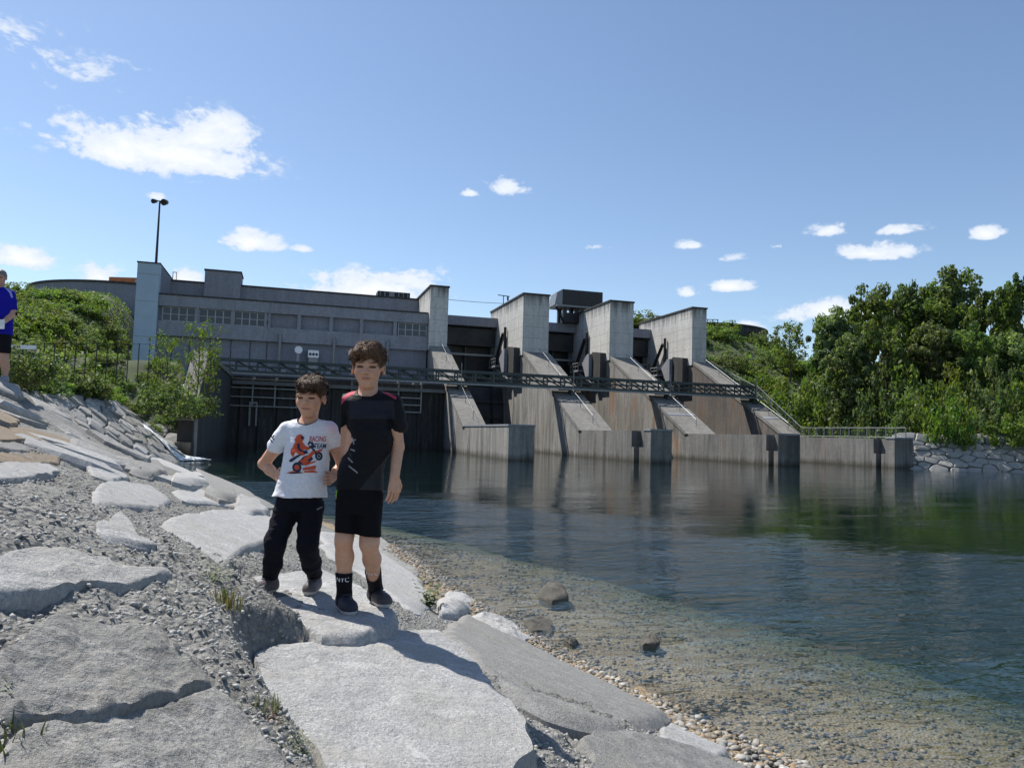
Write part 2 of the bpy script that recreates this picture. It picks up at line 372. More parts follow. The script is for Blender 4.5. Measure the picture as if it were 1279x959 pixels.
# ---- tailrace wall, wing wall
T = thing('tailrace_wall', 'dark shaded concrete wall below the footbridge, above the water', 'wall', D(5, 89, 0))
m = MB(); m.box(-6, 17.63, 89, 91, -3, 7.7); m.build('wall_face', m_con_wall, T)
m = MB(); m.box(-5.9, 17.6, 88.3, 88.997, 6.75, 7.15); m.build('ledge', m_con_panel, T)
m = MB(); m.box(-6, 17.62, 89.2, 101.6, 7.72, 7.9); m.build('deck', m_con_panel, T)
for k in range(12):
    m = MB(); uu = -5 + k * 1.95; m.box(uu, uu + .35, 88.72, 88.997, -3, 6.74); m.build('pilaster', m_con_wall, T)
for (x0, x1, yt, yb, nb, lab) in ((288, 372, 472, 506, 4, 'left'), (440, 527, 476, 512, 5, 'right')):
    ua, zt = W_(x0, yt, 88.5); ub_, _ = W_(x1, yt, 88.5); _, zb = W_(x0, yb, 88.5)
    R = thing('stoplog_frame', 'steel rail frame on the dark wall left of the boys\' heads' if lab == 'left' else 'steel rail frame on the dark wall behind the taller boy', 'frame', D(ua, 88.5, zb))
    for k in range(nb):
        z = zb + (zt - zb) * k / (nb - 1); m = MB(); m.box(ua, ub_, 88.42, 88.56, z - .06, z + .06); m.build('rail', m_steel2, R)
    for k in range(4):
        uu = ua + (ub_ - ua) * k / 3; m = MB(); m.box(uu - .07, uu + .07, 88.57, 88.7, zb - .1, zt + .3); m.build('post', m_steel2, R)
for x, y, lab in ((318, 472, 'leftmost small pale lamp under the footbridge'), (346, 473, 'small pale lamp under the footbridge just left of the smaller boy'), (498, 477, 'small pale lamp just right of the taller boy\'s ear'), (517, 479, 'middle one of the pale lamps right of the taller boy'), (527, 479, 'rightmost small pale lamp at the end of the rail frame')):
    uu, z = W_(x, y, 88.1); L = thing('wall_lamp', lab, 'lamp', D(uu, 88.2, z), 'small lamps along the tailrace wall')
    m = MB(); m.box(uu - .12, uu + .12, 87.98, 88.2, z - .12, z + .12); m.build('head', m_white, L)
    m = MB(); m.box(uu - .05, uu + .05, 88.205, 88.35, z - .05, z + .05); m.build('bracket', m_galv, L)
uu, z = W_(316, 518, 88.8)
Gb = thing('gauge_board', 'pale rectangular gauge frame on the dark wall', 'gauge', D(uu, 88.8, z))
for a, b_, c_, d_ in ((-.45, -.25, -1.2, 1.2), (.25, .45, -1.2, 1.2), (-.45, .45, 1.21, 1.4)):
    m = MB(); m.box(uu + a, uu + b_, 88.6, 88.7, z + c_, z + d_); m.build('bar', m_galv, Gb)
Wg = thing('wing_wall', 'sloping concrete wing wall at the left end of the weir', 'wall', D(-6.5, 55, 0))
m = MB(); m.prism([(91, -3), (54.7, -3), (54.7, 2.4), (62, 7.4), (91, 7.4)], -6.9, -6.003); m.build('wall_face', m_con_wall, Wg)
m = MB(); m.prism([(54.5, 2.42), (54.5, 2.75), (61.9, 7.8), (91, 7.8), (91, 7.42), (62, 7.42)], -7.0, -5.9); m.build('coping', m_con_slope, Wg)
m = MB(); m.tube(D(-5.75, 54.6, -1), D(-5.75, 54.6, 3.4), .12, 8); m.build('corner_pipe', m_galv, Wg)
m = MB(); m.box(-6.95, -5.98, 54.2, 54.69, -2, 1.0); m.build('algae_footing', m_con_rust, Wg)

# ---- footbridge truss
uA, zA = W_(268, 449.5, 87); uB, zB = W_(940, 479.5, 87); zb_, zt_ = 8.0, 9.25
K = thing('truss_footbridge', 'dark green steel truss footbridge crossing in front of the dam', 'footbridge', D((uA + uB) / 2, 87, zb_))
nseg = 30; su = (uB - uA) / nseg
for (wv, nm) in ((86.35, 'front'), (87.75, 'rear')):
    m = MB(); m.box(uA, uB, wv - .07, wv + .07, zt_ - .13, zt_ + .13); m.build('top_chord', m_steel, K)
    m = MB(); m.box(uA, uB, wv - .08, wv + .08, zb_ - .2, zb_ + .14); m.build('bottom_chord', m_steel, K)
    for k in range(nseg + 1):
        uu = uA + k * su; m = MB(); m.box(uu - .08, uu + .08, wv - .055, wv + .055, zb_ + .141, zt_ - .131); m.build('post', m_steel, K)
        if k < nseg:
            m = MB(); m.bar((uu + .06, wv, zt_ - .12), (uu + su - .06, wv, zb_ + .16), .12); m.build('diagonal', m_steel, K)
for wv in (86.35, 87.75):
    m = MB(); m.box(uA, uB, wv - .03, wv + .03, (zb_ + zt_) / 2 - .05, (zb_ + zt_) / 2 + .05); m.build('mid_rail', m_steel, K)
m = MB(); m.box(uA, uB, 86.44, 87.66, zb_ - .05, zb_ + .03); m.build('deck', m_steel2, K)
m = MB(); m.box(uA, uB, 86.1, 86.26, zb_ - .3, zb_ - .13); m.build('service_pipe', m_steel2, K)
for k in range(4):
    uu = UL[k] + TU[k] * .62; m = MB(); m.box(uu - .3, uu + .3, 86.5, 87.5, 7.0, zb_ - .13); m.build('support', m_steel, K)
    m = MB(); m.box(uu - 1.5, uu + 1.5, 86.3, 87.7, zb_ - .32, zb_ - .125); m.build('bearing_beam', m_con_fac, K)
    m = MB(); m.tube(D(uu - .1, 86.2, 7.6), D(uu - .1, 86.2, 10.2), .05); m.build('lamp_post', m_steel2, K)

# ---- power house
H = thing('power_house', 'long grey concrete power house with window bands left of the weir', 'building', D(0, 101, 8))
uT0, uT1 = -18.2, -15.7; uE = 17.45
m = MB(); m.box(uT1, uE, 101.6, 118, 7.9, 18.0); m.build('wall', m_con_panel, H)
m = MB(); m.box(uT1 + .005, uE - .005, 101.0, 118.05, 16.55, 17.9); m.build('upper_band', m_con_fac, H)
m = MB(); m.box(uT1 + .005, uE - .005, 101.0, 101.597, 12.95, 14.72); m.build('lower_band', m_con_fac, H)
m = MB(); m.box(uT1 + .01, uE - .01, 100.9, 110.2, 17.903, 18.08); m.build('cornice', m_con_wall, H)
m = MB(); m.box(uT1 + .01, uE - .01, 110, 118, 18.084, 21.2); pw = m.build('parapet', m_con_fac, H)
m = MB(); m.box(uT1 + .01, uE - .01, 109.85, 118.1, 21.203, 21.4); m.build('parapet_coping', m_con_wall, pw)
m = MB(); m.box(uT1 + .2, uE - .1, 109.2, 109.9, 18.7, 18.95); m.build('cable_tray', m_steel2, pw)
ua, z1 = W_(256, 340, 108.6); ub_, z2 = W_(301, 344, 108.6)
m = MB(); m.box(ua, ub_, 108.6, 113, 18.3, 22.75); rb = m.build('stair_head', m_con_fac, H)
m = MB(); m.box(ua - .1, ub_ + .1, 108.5, 113.1, 22.753, 22.95); m.build('stair_head_coping', m_con_wall, rb)
# tower at the left end
m = MB(); m.box(uT0, uT1 - .003, 100.75, 111, 4, 21.55); tw = m.build('stair_tower', m_tower, H)
m = MB(); m.box(uT1 - .3, uT1 + .02, 101.9, 111.05, 18.09, 21.5); m.build('tower_side', m_con_fac, tw)
m = MB(); m.box(uT0 - .08, uT1 + .06, 100.66, 111.1, 21.553, 21.7); m.build('tower_coping', m_con_wall, tw)
for z in (8.5, 12.6, 16.9, 20.2):
    m = MB(); m.box(uT0 + .01, uT1 - .01, 100.735, 100.749, z, z + .05); m.build('cladding_joint', m_steel2, tw)
# windows
def window(x0, x1, nc):
    ua, _ = W_(x0, 395, 101.5); ub_, _ = W_(x1, 395, 101.5)
    m = MB(); z0, z1 = 14.74, 16.53
    m.box(ua, ub_, 101.35, 101.55, z0, z0 + .1); m.box(ua, ub_, 101.35, 101.55, z1 - .1, z1)
    for k in range(nc + 1):
        uu = ua + (ub_ - ua) * k / nc; m.box(uu - .06, uu + .06, 101.36, 101.54, z0 + .101, z1 - .101)
    m.box(ua, ub_, 101.38, 101.53, (z0 + z1) / 2 - .04, (z0 + z1) / 2 + .04)
    wo_ = m.build('window', m_frame, H)
    for k in range(nc):
        for (a, b_) in ((z0 + .102, (z0 + z1) / 2 - .042), ((z0 + z1) / 2 + .042, z1 - .102)):
            pa = ua + (ub_ - ua) * k / nc + .065; pb = ua + (ub_ - ua) * (k + 1) / nc - .065
            m = MB(); m.box(pa, pb, 101.44, 101.47, a, b_); m.build('pane', m_glass, wo_)
for (x0, x1, nc) in ((203, 244, 4), (249, 289, 4), (293, 331, 4), (498, 533, 4)): window(x0, x1, nc)
# blank wall bays between pilasters in the window band, lower columns
for x in (246, 291, 333, 336, 374, 414, 452, 494):
    uu, _ = W_(x, 395, 101.2); m = MB(); m.box(uu - .22, uu + .22, 101.06, 101.598, 14.722, 16.548); m.build('pilaster', m_con_fac, H)
for x in (349, 417, 484):
    uu, _ = W_(x, 440, 100.6); m = MB(); m.tube(D(uu, 100.7, 7.9), D(uu, 100.7, 13.9), .2, 10); m.build('column', m_galv, H)
for x in (214, 236, 262, 288, 312, 333):
    uu, _ = W_(x, 440, 101.5); m = MB(); m.box(uu - .04, uu + .04, 101.55, 101.598, 7.9, 12.94); m.build('wall_joint', m_con_wall, H)
# plant on the terrace
for k, (x, y) in enumerate(((373, 437), (440, 441))):
    uu, z = W_(x, y, 100.2)
    O = thing('round_gauge', ['pale round dial on a stand left of the white box on the terrace', 'pale round dial on a stand half hidden behind the taller boy\'s hair'][k], 'dial', D(uu, 100.2, 7.9), 'round dials on the terrace')
    m = MB(); m.tube(D(uu, 100.1, z), D(uu, 100.35, z), .48, 18); m.build('dial', m_white, O)
    m = MB(); m.box(uu - .22, uu + .12, 100.4, 100.7, 7.9, z); m.build('stand', m_steel2, O)
ua, z1 = W_(385, 437, 100.3); ub_, z2 = W_(398, 447, 100.3)
O = thing('equipment_box', 'white box with three dark round openings on the terrace', 'box', D((ua + ub_) / 2, 100.5, 7.9))
m = MB(); m.box(ua, ub_, 100.3, 101.2, z2, z1); m.build('housing', m_white, O)
m = MB(); m.box(ua + .1, ub_ - .1, 100.5, 101, 7.9, z2 - .002); m.build('stand', m_steel2, O)
for k in range(3):
    uu = ua + (ub_ - ua) * (k + .7) / 3.4; m = MB(); m.tube(D(uu, 100.27, (z1 + z2) / 2 - .05), D(uu, 100.31, (z1 + z2) / 2 - .05), .17, 12); m.build('opening', m_black, O)
Rl = thing('terrace_railing', 'thin dark railing along the power house terrace behind the truss', 'railing', D(0, 99.5, 7.9))
for z in (8.45, 8.95): m = MB(); m.box(-5.5, 17.3, 99.42, 99.48, z, z + .05); m.build('rail', m_steel, Rl)
for k in range(24): m = MB(); uu = -5.4 + k * .985; m.box(uu - .025, uu + .025, 99.42, 99.47, 7.9, 9.1); m.build('post', m_steel, Rl)
for (x0, x1) in ((398, 404), (408, 414), (352, 358)):
    ua, _ = W_(x0, 445, 100); ub_, _ = W_(x1, 445, 100)
    O = thing('cabinet', {398: 'small grey cabinet just right of the white box on the terrace', 408: 'small grey cabinet beside the terrace column', 352: 'small grey cabinet left of the round dial'}[x0], 'cabinet', D(ua, 100, 7.9), 'small cabinets on the terrace')
    m = MB(); m.box(ua, ub_, 99.9, 100.5, 7.9, 9.5); b_ = m.build('housing', m_steel2, O)
    m = MB(); m.box(ua + .05, ub_ - .05, 99.87, 99.899, 8.1, 9.4); m.build('door', m_panel if False else m_galv, O)
# roof plant
ua, z1 = W_(472, 363, 111.5); ub_, z2 = W_(512, 374, 111.5)
O = thing('roof_vent', 'black louvred vent unit on the power house roof', 'vent unit', D((ua + ub_) / 2, 112, 21.4))
m = MB(); m.box(ua, ub_, 111.5, 114, 21.4, z1); m.build('housing', m_black, O)
for k in range(7):
    uu = ua + (ub_ - ua) * (k + .5) / 7; m = MB(); m.box(uu - .06, uu + .06, 111.4, 111.497, 21.5, z1 - .1); m.build('louvre', m_steel2, O)
m = MB(); uu = ua + (ub_ - ua) * .42; m.box(uu - .3, uu + .3, 111.3, 111.39, 21.5, z1 - .12); m.build('hatch', m_galv, O)
O = thing('roof_rail', 'small rusty guard rail on the roof beside the tower', 'railing', D(W_(217, 350, 111)[0], 111, 21.4))
for x in (215.5, 220): uu = W_(x, 350, 111)[0]; m = MB(); m.box(uu - .04, uu + .04, 111, 111.08, 21.4, 22.6); m.build('post', m_rusty, O)
m = MB(); m.box(W_(215, 350, 111)[0], W_(220.5, 350, 111)[0], 111.0, 111.08, 22.55, 22.63); m.build('rail', m_rusty, O)
# lamp mast
uu, z0 = W_(195, 328, 103); _, z1 = W_(199, 251, 103)
O = thing('lamp_mast', 'tall dark floodlight mast rising from the pale blue tower', 'lamp mast', D(uu, 103, 21.7))
m = MB(); m.tube(D(uu, 103, 21.7), D(uu, 103, z1), .17, 8, .1); m.build('mast', m_black, O)
m = MB(); m.box(uu - .75, uu + .75, 102.95, 103.05, z1 - .08, z1 + .02); m.build('crossbar', m_black, O)
for s, r in ((-.6, .3), (.6, .42)):
    m = MB(); m.tube(D(uu + s - .12, 102.7, z1 - .2), D(uu + s + .12, 103.3, z1 - .02), r, 12, r * .7); m.build('floodlight', m_black, O)
# crane on the gate bridge
def PW(x, y, w0): u_, z_ = W_(x, y, w0); return u_, z_
ua, zt = PW(703, 361, 112); ub_, zb2 = PW(752.5, 385, 112)
O = thing('gantry_crane', 'black boxy gate crane standing on the bridge between two piers', 'crane', D((ua + ub_) / 2, 114, 19.95))
m = MB(); v = [(ua, 112, zb2), (ub_, 112, zb2), (ub_, 115.4, zb2), (ua - .2, 115.4, zb2)]
m.box(ua, ub_, 112, 115.6, zb2 + .05, zt); cb = m.build('cabin', m_black, O)
m = MB(); m.hexa([D(ua - 1.1, 112.5, zb2 + .05), D(ua - .003, 112.02, zb2 + .05), D(ua - .003, 115.58, zb2 + .05), D(ua - 1.1, 115.4, zb2 + .05),
                  D(ua - .75, 112.5, zt - .5), D(ua - .003, 112.02, zt - .05), D(ua - .003, 115.58, zt - .05), D(ua - .75, 115.4, zt - .5)]); m.build('cabin_end', m_steel2, O)
m = MB(); m.box(ua - .9, ub_ + .05, 111.9, 115.7, zb2 - .2, zb2 + .047); m.build('frame', m_steel2, O)
for uu in (ua + .6, ua + 2.6, ub_ - .8):
    for ww in (112.6, 115.0):
        m = MB(); m.box(uu - .3, uu + .3, ww - .3, ww + .3, 19.95, zb2 - .203); m.build('leg', m_black, O)
m = MB(); m.bar((ua - .9, 112.4, zb2 - .2), (ua + .4, 112.4, 19.97), .25); m.build('brace', m_black, O)
m = MB(); m.box(ua + .5, ua + 2.7, 112.4, 115.2, 19.96, 21.5); m.build('winch_box', m_black, O)
# antenna and wire
ua, z1 = PW(629, 369, 114); O = thing('antenna_mast', 'thin antenna mast with a crossbar on the second pier', 'antenna', D(ua, 114, 21.7))
m = MB(); m.tube(D(ua, 114, 21.7), D(ua, 114, z1), .07); m.build('mast', m_black, O)
m = MB(); m.tube(D(ua - .9, 114, z1), D(ua + 1.0, 114, z1 - .1), .07); m.build('crossbar', m_black, O)
m = MB(); m.tube(D(ua + .7, 114, z1 - .75), D(ua + .7, 114, z1 - .1), .16); m.build('insulator', m_black, O)
Wr = MB(); prev = None
for k in range(37):
    f = k / 36; p = (19 + (59 - 19) * f, 112, 21.95 + .5 * ((f * 3) % 1 - .5) ** 2 * 1.5); 
    if prev is not None: Wr.tube(D(*prev), D(*p), .035, 4)
    prev = p
tag(Wr.build('overhead_wire', m_black), 'thin overhead wire strung across the tops of the piers', 'wire')
# ---- round walls on the hills
def ring_wall(name, label, cx, cy, r, z0, z1, mat):
    o = thing(name, label, 'wall', (cx, cy, z0), 'round walls on the hilltops'); nn = 72
    for nm, ra, rb_, za, zc, mt in (('wall_ring', r, r - .5, z0, z1, mat), ('rim', r + .2, r - .7, z1 + .003, z1 + .35, m_con_wall)):
        m = MB()
        for k in range(nn):
            a0, a1 = 2 * math.pi * k / nn, 2 * math.pi * (k + 1) / nn
            q = lambda rr, a, z: (cx + rr * math.cos(a), cy + rr * math.sin(a), z)
            m.v += [q(ra, a0, za), q(rb_, a0, za), q(ra, a0, zc), q(rb_, a0, zc)]
        for k in range(nn):
            a, b = 4 * k, 4 * ((k + 1) % nn)
            m.f += [(a, b, b + 2, a + 2), (b + 1, a + 1, a + 3, b + 3), (a + 2, b + 2, b + 3, a + 3), (b, a, a + 1, b + 1)]
        m.build(nm, mt, o)
    return o
pL = at_y(150, 352, 135); ring_wall('round_wall', 'round grey concrete wall on the left hilltop behind the shrubs', at_y(56, 360, 150)[0] + 18.5, 150, 18.5, 12, at_y(120, 353, 134)[2] - .35, m_con_panel)
pR = at_y(900, 404, 135); ring_wall('round_wall', 'round grey concrete wall on the right hilltop behind the last pier', at_y(868, 404, 150)[0], 150, 13.5, 12, at_y(905, 405, 138)[2] - .3, m_con_wall)
a = at_y(134, 345, 133); b = at_y(178, 357, 133)
O = thing('container', 'rust orange container standing on the left round wall', 'container', (a[0], 134.5, pL[2] - .3))
m = MB(); m.wbox(a[0], b[0] + 1, 133.6, 136, at_y(120, 353, 134)[2], a[2]); m.build('box', m_rusty, O)
m = MB(); m.wbox(b[0] - 1.6, b[0] - .9, 133.5, 133.597, a[2] - .9, a[2] - .3); m.build('hatch', m_frame, O)
pa = at_y(893, 400, 136)
O = thing('hilltop_rail', 'dark railing frame on the right round wall beside the last pier', 'railing', (pa[0], 137, pa[2] - 1.2))
for k in range(4): m = MB(); m.wbox(pa[0] - 2 + k * .9, pa[0] - 1.85 + k * .9, 137, 137.1, pa[2] - 1.4, pa[2] + .3); m.build('post', m_black, O)
for z in (.2, -.5): m = MB(); m.wbox(pa[0] - 2, pa[0] + .9, 136.95, 136.997, pa[2] + z, pa[2] + z + .12); m.build('rail', m_black, O)
# ---- railings on the right
def railing(label, pts, n, h=1.1, mesh=True):
    o = thing('railing', label, 'railing', pts[0], None); P0, P1 = np.array(pts[0]), np.array(pts[1])
    for z in (.12, h - .03):
        m = MB(); m.tube(P0 + dz * z, P1 + dz * z, .035, 6); m.build('rail', m_galv, o)
    for k in range(n + 1):
        m = MB(); q = P0 + (P1 - P0) * k / n; m.tube(q, q + dz * h, .045, 6); m.build('post', m_galv, o)
    nb = n * 6; inf = MB()
    for k in range(nb):
        q = P0 + (P1 - P0) * (k + .5) / nb; inf.tube(q + dz * .12, q + dz * (h - .05), .012, 4)
    x = inf.build('mesh_infill', m_galv, o); x['kind'] = 'stuff'
u4 = UL[3]
railing('pale wire railing along the low wall of the last pier', (D(u4 + 1.6, 77.5, 2.9), D(u4 + 2.0, 62.0, 2.9)), 12)
railing('pale stair railing climbing beside the last pier', (D(u4 + 1.9, 77.9, 2.95), D(u4 + 3.6, 89.5, 8.6)), 6)
railing('dark railing behind the last pier on the wooded bank', (D(u4 + 3.6, 90, 8.6), D(u4 + 3.7, 104, 13.6)), 8)
# ================================================================== TERRAIN
SH = np.array([(3.4, -8), (2.9, -2), (2.35, 3.2), (1.98, 5.0), (1.42, 5.8), (1.0, 6.55), (.45, 7.6), (-.3, 9.1), (-.9, 10.7), (-1.85, 13.4), (-4.0, 17.6), (-7.6, 21.8), (-11.5, 24.0), (-15.5, 27.0), (-18.2, 32.0), (-19.0, 39.0), (-19.4, 46.5), (-21.6, 51.6), (-60, 130)])
def sdist(X, Y):
    """signed distance to the shoreline, positive on the land side (left)"""
    X = np.asarray(X, float); Y = np.asarray(Y, float); best = np.full(X.shape, 1e9); sg = np.ones(X.shape)
    for (x0, y0), (x1, y1) in zip(SH[:-1], SH[1:]):
        ex, ey = x1 - x0, y1 - y0; L2 = ex * ex + ey * ey
        t = np.clip(((X - x0) * ex + (Y - y0) * ey) / L2, 0, 1)
        dx, dy = X - (x0 + t * ex), Y - (y0 + t * ey); dd = np.hypot(dx, dy); s = np.where(ex * (Y - y0) - ey * (X - x0) > 0, 1.0, -1.0)
        m = dd < best; best = np.where(m, dd, best); sg = np.where(m, s, sg)
    return best * sg
def uw(X, Y): return X * du[0] + Y * du[1], X * dw[0] + Y * dw[1]
def slope_at(Y): return np.interp(Y, [5, 9, 14, 20, 27, 48], [.435, .42, .385, .4, .66, .8])
def crest(Y): return np.interp(Y, [15, 30], [3.2, 3.7])
def gz(X, Y):
    X = np.asarray(X, float); Y = np.asarray(Y, float); d = sdist(X, Y); u, w = uw(X, Y)
    s = slope_at(Y); dc = crest(Y) / s
    z = s * np.minimum(d, dc) + .14 * np.maximum(np.minimum(d, 40) - dc, 0)
    ramp_ = np.clip((w - 55.2) * .68, -9, 7.2) * (d > 0) * smooth01((u + 30) / 14)
    z = np.where(w > 55, np.maximum(z, np.minimum(ramp_, 7.2)), z)
    hill = np.minimum(np.maximum(w - 48, 0) * .228, 20.5)
    return z + np.maximum(hill - np.maximum(z - 2.5, 0), 0) * smooth01((-15.5 - u) / 14) + .36 * np.exp(-((X + 7.9) ** 2 + (Y - 11.7) ** 2) / 1.7)
def bed_z(X, Y):
    d = sdist(X, Y); Y = np.asarray(Y, float)
    sw = 3.1 - 2.2 * smooth01((Y - 12.5) / 6) + .75 * fbm(np.stack([np.asarray(X, float) * .45, Y * .45, Y * 0], -1), 3)
    sw = np.maximum(sw, .3)
    e = np.maximum(-d, 0)
    z = np.where(d > 0, .07 * d + .0, -(.075 * e + .021 * np.maximum(e + (3.1 - sw) * .8 - .6, 0) ** 2))
    return np.maximum(z, -2.6)

def mat_mortar():
    m, t, b = new_mat('rough_mortar'); p = pos(t)
    n1 = noise_n(t, p, 26, 6, .7); n2 = noise_n(t, p, 1.1, 5, .6)
    v = t.nodes.new('ShaderNodeTexVoronoi'); v.inputs['Scale'].default_value = 34; t.links.new(p, v.inputs['Vector'])
    c = ramp(t, n1, [(.28, (.15, .148, .137)), (.5, (.29, .285, .265)), (.72, (.43, .423, .4))])
    c = mixc(t, ramp(t, n2, [(.4, (0, 0, 0)), (.7, (.5, .5, .5))]), c, (.11, .105, .09))
    c = mixc(t, math_n(t, 'MULTIPLY', math_n(t, 'LESS_THAN', v.outputs['Distance'], .16), .55), c, (.3, .295, .28))
    u_, = (t.nodes.new('ShaderNodeSeparateXYZ'),); t.links.new(p, u_.inputs[0])
    t.links.new(c, b.inputs['Base Color']); b.inputs['Roughness'].default_value = .95; b.inputs['Specular IOR Level'].default_value = .15
    h = math_n(t, 'MULTIPLY_ADD', v.outputs['Distance'], -.8, n1); bump(t, b, h, 1.0, .035); return m
def mat_stone(name, light, dark, warm=None, sp=70):
    m, t, b = new_mat(name); p = pos(t)
    a = noise_n(t, p, sp, 4, .8); b2 = noise_n(t, p, 7, 7, .7); c2 = noise_n(t, p, 1.5, 5, .65, .6)
    vein = noise_n(t, scaled(t, p, (3.0, 5, 4)), 1.0, 7, .7, 1.6); spot = t.nodes.new('ShaderNodeTexVoronoi'); spot.inputs['Scale'].default_value = 9; t.links.new(p, spot.inputs['Vector'])
    oi = t.nodes.new('ShaderNodeObjectInfo').outputs['Random']
    c = ramp(t, a, [(.3, dark), (.45, tuple((x + y) / 2 for x, y in zip(light, dark))), (.62, light), (.8, tuple(min(1, x * 1.25) for x in light))])
    c = mixc(t, ramp(t, b2, [(.4, (0, 0, 0)), (.7, (.85, .85, .85))]), c, tuple(x * .55 for x in light))
    c = mixc(t, ramp(t, vein, [(.55, (0, 0, 0)), (.6, (.4, .4, .4)), (.65, (0, 0, 0))]), c, tuple(min(1, x * 1.4) for x in light))
    c = mixc(t, ramp(t, c2, [(.45, (0, 0, 0)), (.7, (.6, .6, .6))]), c, warm or tuple(x * k for x, k in zip(light, (.72, .68, .6))))
    lich = math_n(t, 'MULTIPLY', math_n(t, 'LESS_THAN', spot.outputs['Distance'], math_n(t, 'MULTIPLY', b2, .34)), ramp(t, c2, [(.5, (0, 0, 0)), (.62, (.5, .5, .5))]))
    c = mixc(t, lich, c, tuple(x * .35 for x in light))
    c = mixc(t, math_n(t, 'MULTIPLY', oi, .35), c, tuple(x * .6 for x in light), 'MIX')
    t.links.new(c, b.inputs['Base Color']); b.inputs['Roughness'].default_value = .9; b.inputs['Specular IOR Level'].default_value = .2
    h = math_n(t, 'ADD', math_n(t, 'MULTIPLY', b2, 3.0), math_n(t, 'MULTIPLY_ADD', vein, .7, a)); bump(t, b, h, .9, .016); return m
m_mortar = mat_mortar()
m_gran = mat_stone('pale_granite', (.62, .615, .6), (.2, .2, .205))
m_grey = mat_stone('grey_stone', (.42, .413, .395), (.12, .118, .112))
m_warm = mat_stone('ochre_stone', (.36, .3, .23), (.2, .16, .12), (.34, .25, .16))
m_far = mat_stone('paving_stone', (.46, .45, .43), (.17, .17, .165), sp=20)
m_soil = plain('grassy_soil', (.05, .065, .025), .95, var=.5, scale=.5)

# polar sheet round the viewpoint: fine near, coarse far
na, nr = 760, 430
angs = np.radians(np.linspace(-88, 62, na)); rad = .55 * (330 / .55) ** np.linspace(0, 1, nr)
A_, R_ = np.meshgrid(angs, rad); X_ = R_ * np.sin(A_); Y_ = R_ * np.cos(A_) - .2
dS = sdist(X_, Y_); Z_ = gz(X_, Y_) - .1
u_, w_ = uw(X_, Y_)
P3 = np.stack([X_, Y_, X_ * 0], -1)
fade = 1 / (1 + (R_ / 9) ** 2)
lump = fbm(P3 * 9.0, 3, 2.2, .62); lump2 = fbm(P3 * .9, 3)
Z_ = Z_ + (.026 * lump + .035 * lump2) * np.clip(fade * 1.6, 0, 1) + .18 * fbm(P3 * .22, 3) * smooth01((dS - 9) / 4) - np.where(dS < 0, -dS * .25, 0)
# the two slabs lie in hollows of the bank
def in_poly(x, y, poly):
    r = np.zeros(np.shape(x), bool); n = len(poly)
    for i in range(n):
        (x0, y0), (x1, y1) = poly[i], poly[(i + 1) % n]; r ^= ((y0 > y) != (y1 > y)) & (x < (x1 - x0) * (y - y0) / (y1 - y0 + 1e-9) + x0)
    return r
SLABS = {0: ((-.15, 0, 1.03), [(316,818),(345,806),(420,795),(490,786),(545,785),(602,824),(640,868),(664,900),(668,938),(640,985),(600,1020),(430,1040),(395,960),(345,892),(317,852)], .02, .0),
         1: ((-.07, 0, 1.135), [(268,730),(318,718),(400,708),(450,728),(497,764),(496,778),(440,793),(402,797),(345,768),(300,746)], .0, .0)}
HOL = []
for k_, (pl_, po_, dep, gr_) in SLABS.items():
    Gp = np.array([on_plane(x, y, (0, 0, pl_[2]), np.array([-pl_[0], -pl_[1], 1.0])) for x, y in po_])[:, :2]; c_ = Gp.mean(0); dv_ = Gp - c_
    HOL.append((pl_, c_ + dv_ * (1 + gr_ / np.linalg.norm(dv_, axis=1, keepdims=True)), dep))
def hollow(X, Y, Z):
    for pl_, po_, dep in HOL:
        lv = pl_[0] * X + pl_[1] * Y + pl_[2] - dep; ds = np.full(np.shape(X), 9.0); near = (np.abs(X - po_[:, 0].mean()) < 2) & (np.abs(Y - po_[:, 1].mean()) < 2); xs, ys = X[near], Y[near]; dd = np.full(xs.shape, 9.0)
        for (x0, y0), (x1, y1) in zip(po_, np.roll(po_, -1, 0)):
            ex, ey = x1 - x0, y1 - y0; tt_ = np.clip(((xs - x0) * ex + (ys - y0) * ey) / (ex * ex + ey * ey), 0, 1); dd = np.minimum(dd, np.hypot(xs - x0 - tt_ * ex, ys - y0 - tt_ * ey))
        dd[in_poly(xs, ys, po_.tolist())] = 0; ds[near] = dd; lv = lv + ds * 2.2 + .012 * pn(np.stack([X * 14, Y * 14, X * 0], -1)); Z = np.minimum(Z, lv)
    return Z
Z_ = hollow(X_, Y_, Z_)
V = np.stack([X_, Y_, Z_], -1).reshape(-1, 3)
idx = np.arange(na * nr).reshape(nr, na)
Q = np.stack([idx[:-1, :-1], idx[:-1, 1:], idx[1:, 1:], idx[1:, :-1]], -1).reshape(-1, 4)
okv = ((dS > -.7) & ~((u_ > -6.95) & (w_ > 54.5)) & ~((u_ > -18.3) & (w_ > 101.5))).reshape(-1)
isbank = ((dS < crest(Y_) / slope_at(Y_) + .5) & (w_ < 56)).reshape(-1)
keep = okv[Q].all(1)
def sub(name, sel, mat):
    Qs = Q[sel]; us, inv = np.unique(Qs, return_inverse=True)
    me = mesh_np(name, V[us], inv.reshape(Qs.shape), smooth=True); o = link_mesh(name, me, mat); o['kind'] = 'structure'; return o
bank = sub('river_bank', keep & isbank[Q].all(1), m_mortar)
hillL = sub('hill', keep & ~isbank[Q].all(1), m_soil)

